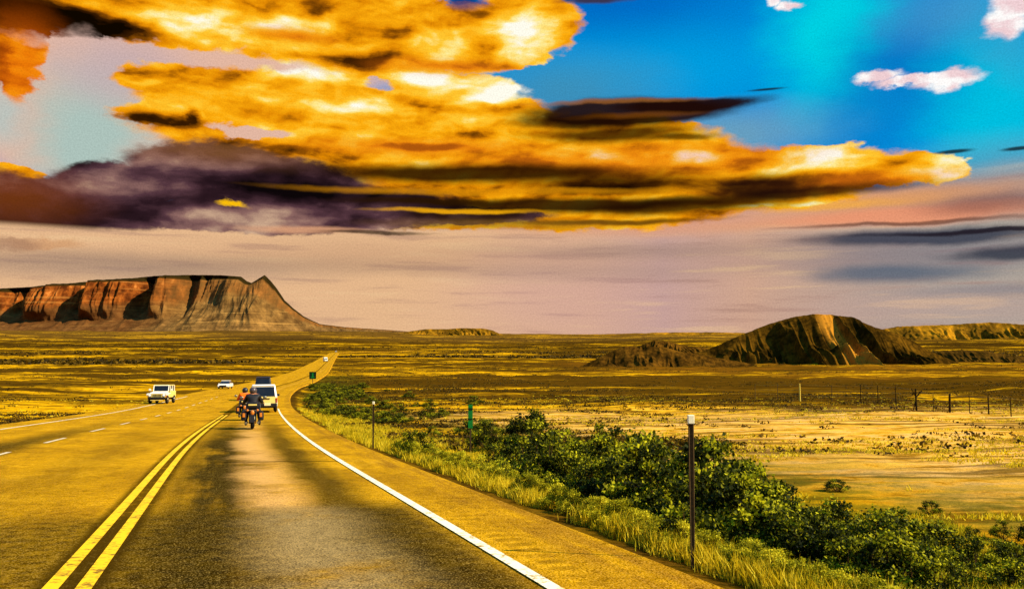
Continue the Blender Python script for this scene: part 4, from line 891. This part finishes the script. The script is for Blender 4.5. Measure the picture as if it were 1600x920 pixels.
r1 = rider('person in black jacket and helmet riding the nearer motorcycle', LEATHER, simple('grey_helmet', (74, 62, 56), .3, .4), 1.05); r1.location = m1.location; r1.rotation_euler = m1.rotation_euler; r1.scale = (.98,)*3
m2 = copy_tree(m1); tag(m2, 'partly hidden motorcycle ahead on the left, ridden by the person in orange', 'motorcycle', GM); put(m2, 382, 656, -.30, .95, s=1.0)
r2 = rider('person in orange jacket and black helmet on the motorcycle ahead', ORJ, DARKP, 1.05); r2.location = m2.location; r2.rotation_euler = m2.rotation_euler; r2.scale = (1.0,)*3

# --- marker posts and signs
def marker_post(px, row, toprow, wpx, label):
    x, y = land_hit(px, row); z0 = gz(x, y); k = (CY-toprow)/FPX; ztop = CAMZ+y*(math.sin(PITCH)+k*math.cos(PITCH))/(math.cos(PITCH)-k*math.sin(PITCH)); H = ztop-z0; w = wpx*y/FPX/2
    t = empty('marker_post', (x, y, z0)); tag(t, label, 'marker post', 'marker posts along the road')
    p = MB(); n = 10                                    # a curved flexible blade: shallow C section
    for a, b in ((-.15, H-.075),):
        o_ = [(w*math.cos(math.pi*i/n), w*.55*math.sin(math.pi*i/n)) for i in range(n+1)]; i_ = [(.72*w*math.cos(math.pi*i/n), .72*w*.55*math.sin(math.pi*i/n)-.004) for i in range(n, -1, -1)]
        p.loft([[(u*.62, v*.62, a) for u, v in o_+i_], [(u*.8, v*.8, a+(b-a)*.35) for u, v in o_+i_], [(u, v, a+(b-a)*.7) for u, v in o_+i_], [(u, v, b) for u, v in o_+i_]])
    p.build('post', POSTM, t); MB().box((0, 0, H-.04), (w*2.25, w*1.5, .08), .006).build('reflector', REFL, t)
    return t
marker_post(1082, 838, 648, 9, 'tall brown marker post with white reflector cap, nearest the camera among the bushes')
marker_post(583, 684, 627, 3, 'thin distant marker post with white cap at the left end of the bushes')
x, y = land_hit(735, 686); z0 = gz(x, y); t = empty('road_sign', (x, y, z0)); tag(t, 'narrow tall green marker sign on a thin post behind the verge bushes', 'road sign')
H = y*(688-605)/FPX
MB().box((0, 0, H*.5-.1), (.045, .035, H+.1), .004).build('post', POSTM, t)
sp_ = MB().box((0, -.03, H-.33), (.13, .012, .66), .004).build('sign_plate', SIGNG, t); MB().box((0, -.04, H-.40), (.125, .012, .03)).box((0, -.04, H-.12), (.135, .012, .05)).build('band', SIGND, sp_)
x, y = hit(496, 600); x += 2; z0 = gz(x, y); t = empty('road_sign', (x, y, z0)); tag(t, 'small green road sign standing before the distant bend', 'road sign')
zc_ = CAMZ+y*(-41/FPX); hh = zc_-z0; u = y/FPX; t.location.x = (490-CX)/FPX*y
MB().box((0, 0, hh/2-.2), (.1, .08, hh+.3)).build('post', POSTM, t)
sp_ = MB().box((0, -.06, hh), (10.5*u, .04, 11*u), .08).build('sign_plate', SIGND, t); MB().box((0, -.09, hh-.02), (2.6*u, .02, 8*u), .02).box((0, -.088, hh-3*u), (6*u, .02, 1.6*u), .02).build('legend', SIGNG, sp_)

# --- wire fence across the field on the right
F_ = [(1180, 621, 24, 1.2, 'W'), (1215, 622, 24, 1.2, 'W'), (1250, 624, 27, 3.6, 'P'), (1300, 626, 27, 1.3, 'W'), (1345, 628, 28, 2.0, 'D'), (1372, 629.5, 28, 1.8, 'D'), (1400, 631, 29, 2.0, 'D'), (1432, 636, 34, 4.2, 'D'), (1458, 638, 28, 1.8, 'D'), (1484, 642, 29, 5.2, 'D'), (1515, 643, 28, 1.8, 'D'), (1545, 645, 28, 3.2, 'D'), (1580, 647, 29, 2.2, 'D'), (1625, 650, 30, 3, 'D')]
x0, y0 = land_hit(F_[0][0], F_[0][1]); fe = empty('wire_fence', (x0, y0, gz(x0, y0))); tag(fe, 'wire fence with uneven wooden posts crossing the field below the hill', 'fence')
bx, by, bz = fe.location; pr = None; wires = MB()
for (px, row, hpx, w, kd) in F_:
    x, y = land_hit(px, row); z = gz(x, y); H = hpx*y/FPX; r_ = w*.72*y/FPX/2; m = {'P': PALEP, 'D': WOODD, 'W': POSTM}[kd]
    q = MB().cyl((x-bx, y-by, z-bz-.3), (x-bx+random.gauss(0, .02), y-by, z-bz+H), r_*1.1, r_*.85, n=8)
    if px == 1432:
        q.cyl((x-bx, y-by, z-bz+H*.62), (x-bx-.38, y-by, z-bz+H*1.0), r_*.5, n=6).cyl((x-bx, y-by, z-bz+H*.62), (x-bx+.5, y-by+.02, z-bz+H*.9), r_*.8, n=6).cyl((x-bx-.3, y-by, z-bz), (x-bx, y-by, z-bz+H*.5), r_*.5, n=6)
    q.build('fence_post', m, fe)
    if pr:
        for f in (.35, .62, .94):
            a = Vector((pr[0], pr[1], pr[2]+pr[3]*f)); b = Vector((x-bx, y-by, z-bz+H*f)); md = (a+b)/2-Vector((0, 0, .03)); wires.cyl(a, md, .010, n=5).cyl(md, b, .010, n=5)
    pr = (x-bx, y-by, z-bz, H)
wires.build('wires', WIRE, fe)
# --- scrap of litter in the grass
x, y = land_hit(1112, 815); z0 = gz(x, y); r9 = np.random.default_rng(3); gx, gy = np.meshgrid(np.linspace(-.03, .03, 7), np.linspace(-.02, .02, 6)); V = np.stack([gx, gy, .20+.008*r9.normal(size=gx.shape)], -1).reshape(-1, 3)
lp = np_mesh('paper_scrap', V, grid_faces(6, 7), simple('crumpled_paper', (250, 244, 230), .8, .1, var=.05)); lp.location = (x, y, z0); sm_ = lp.modifiers.new('solid', 'SOLIDIFY'); sm_.thickness = .003
tag(lp, 'small crumpled white paper scrap caught in the grass right of the near marker post', 'litter')
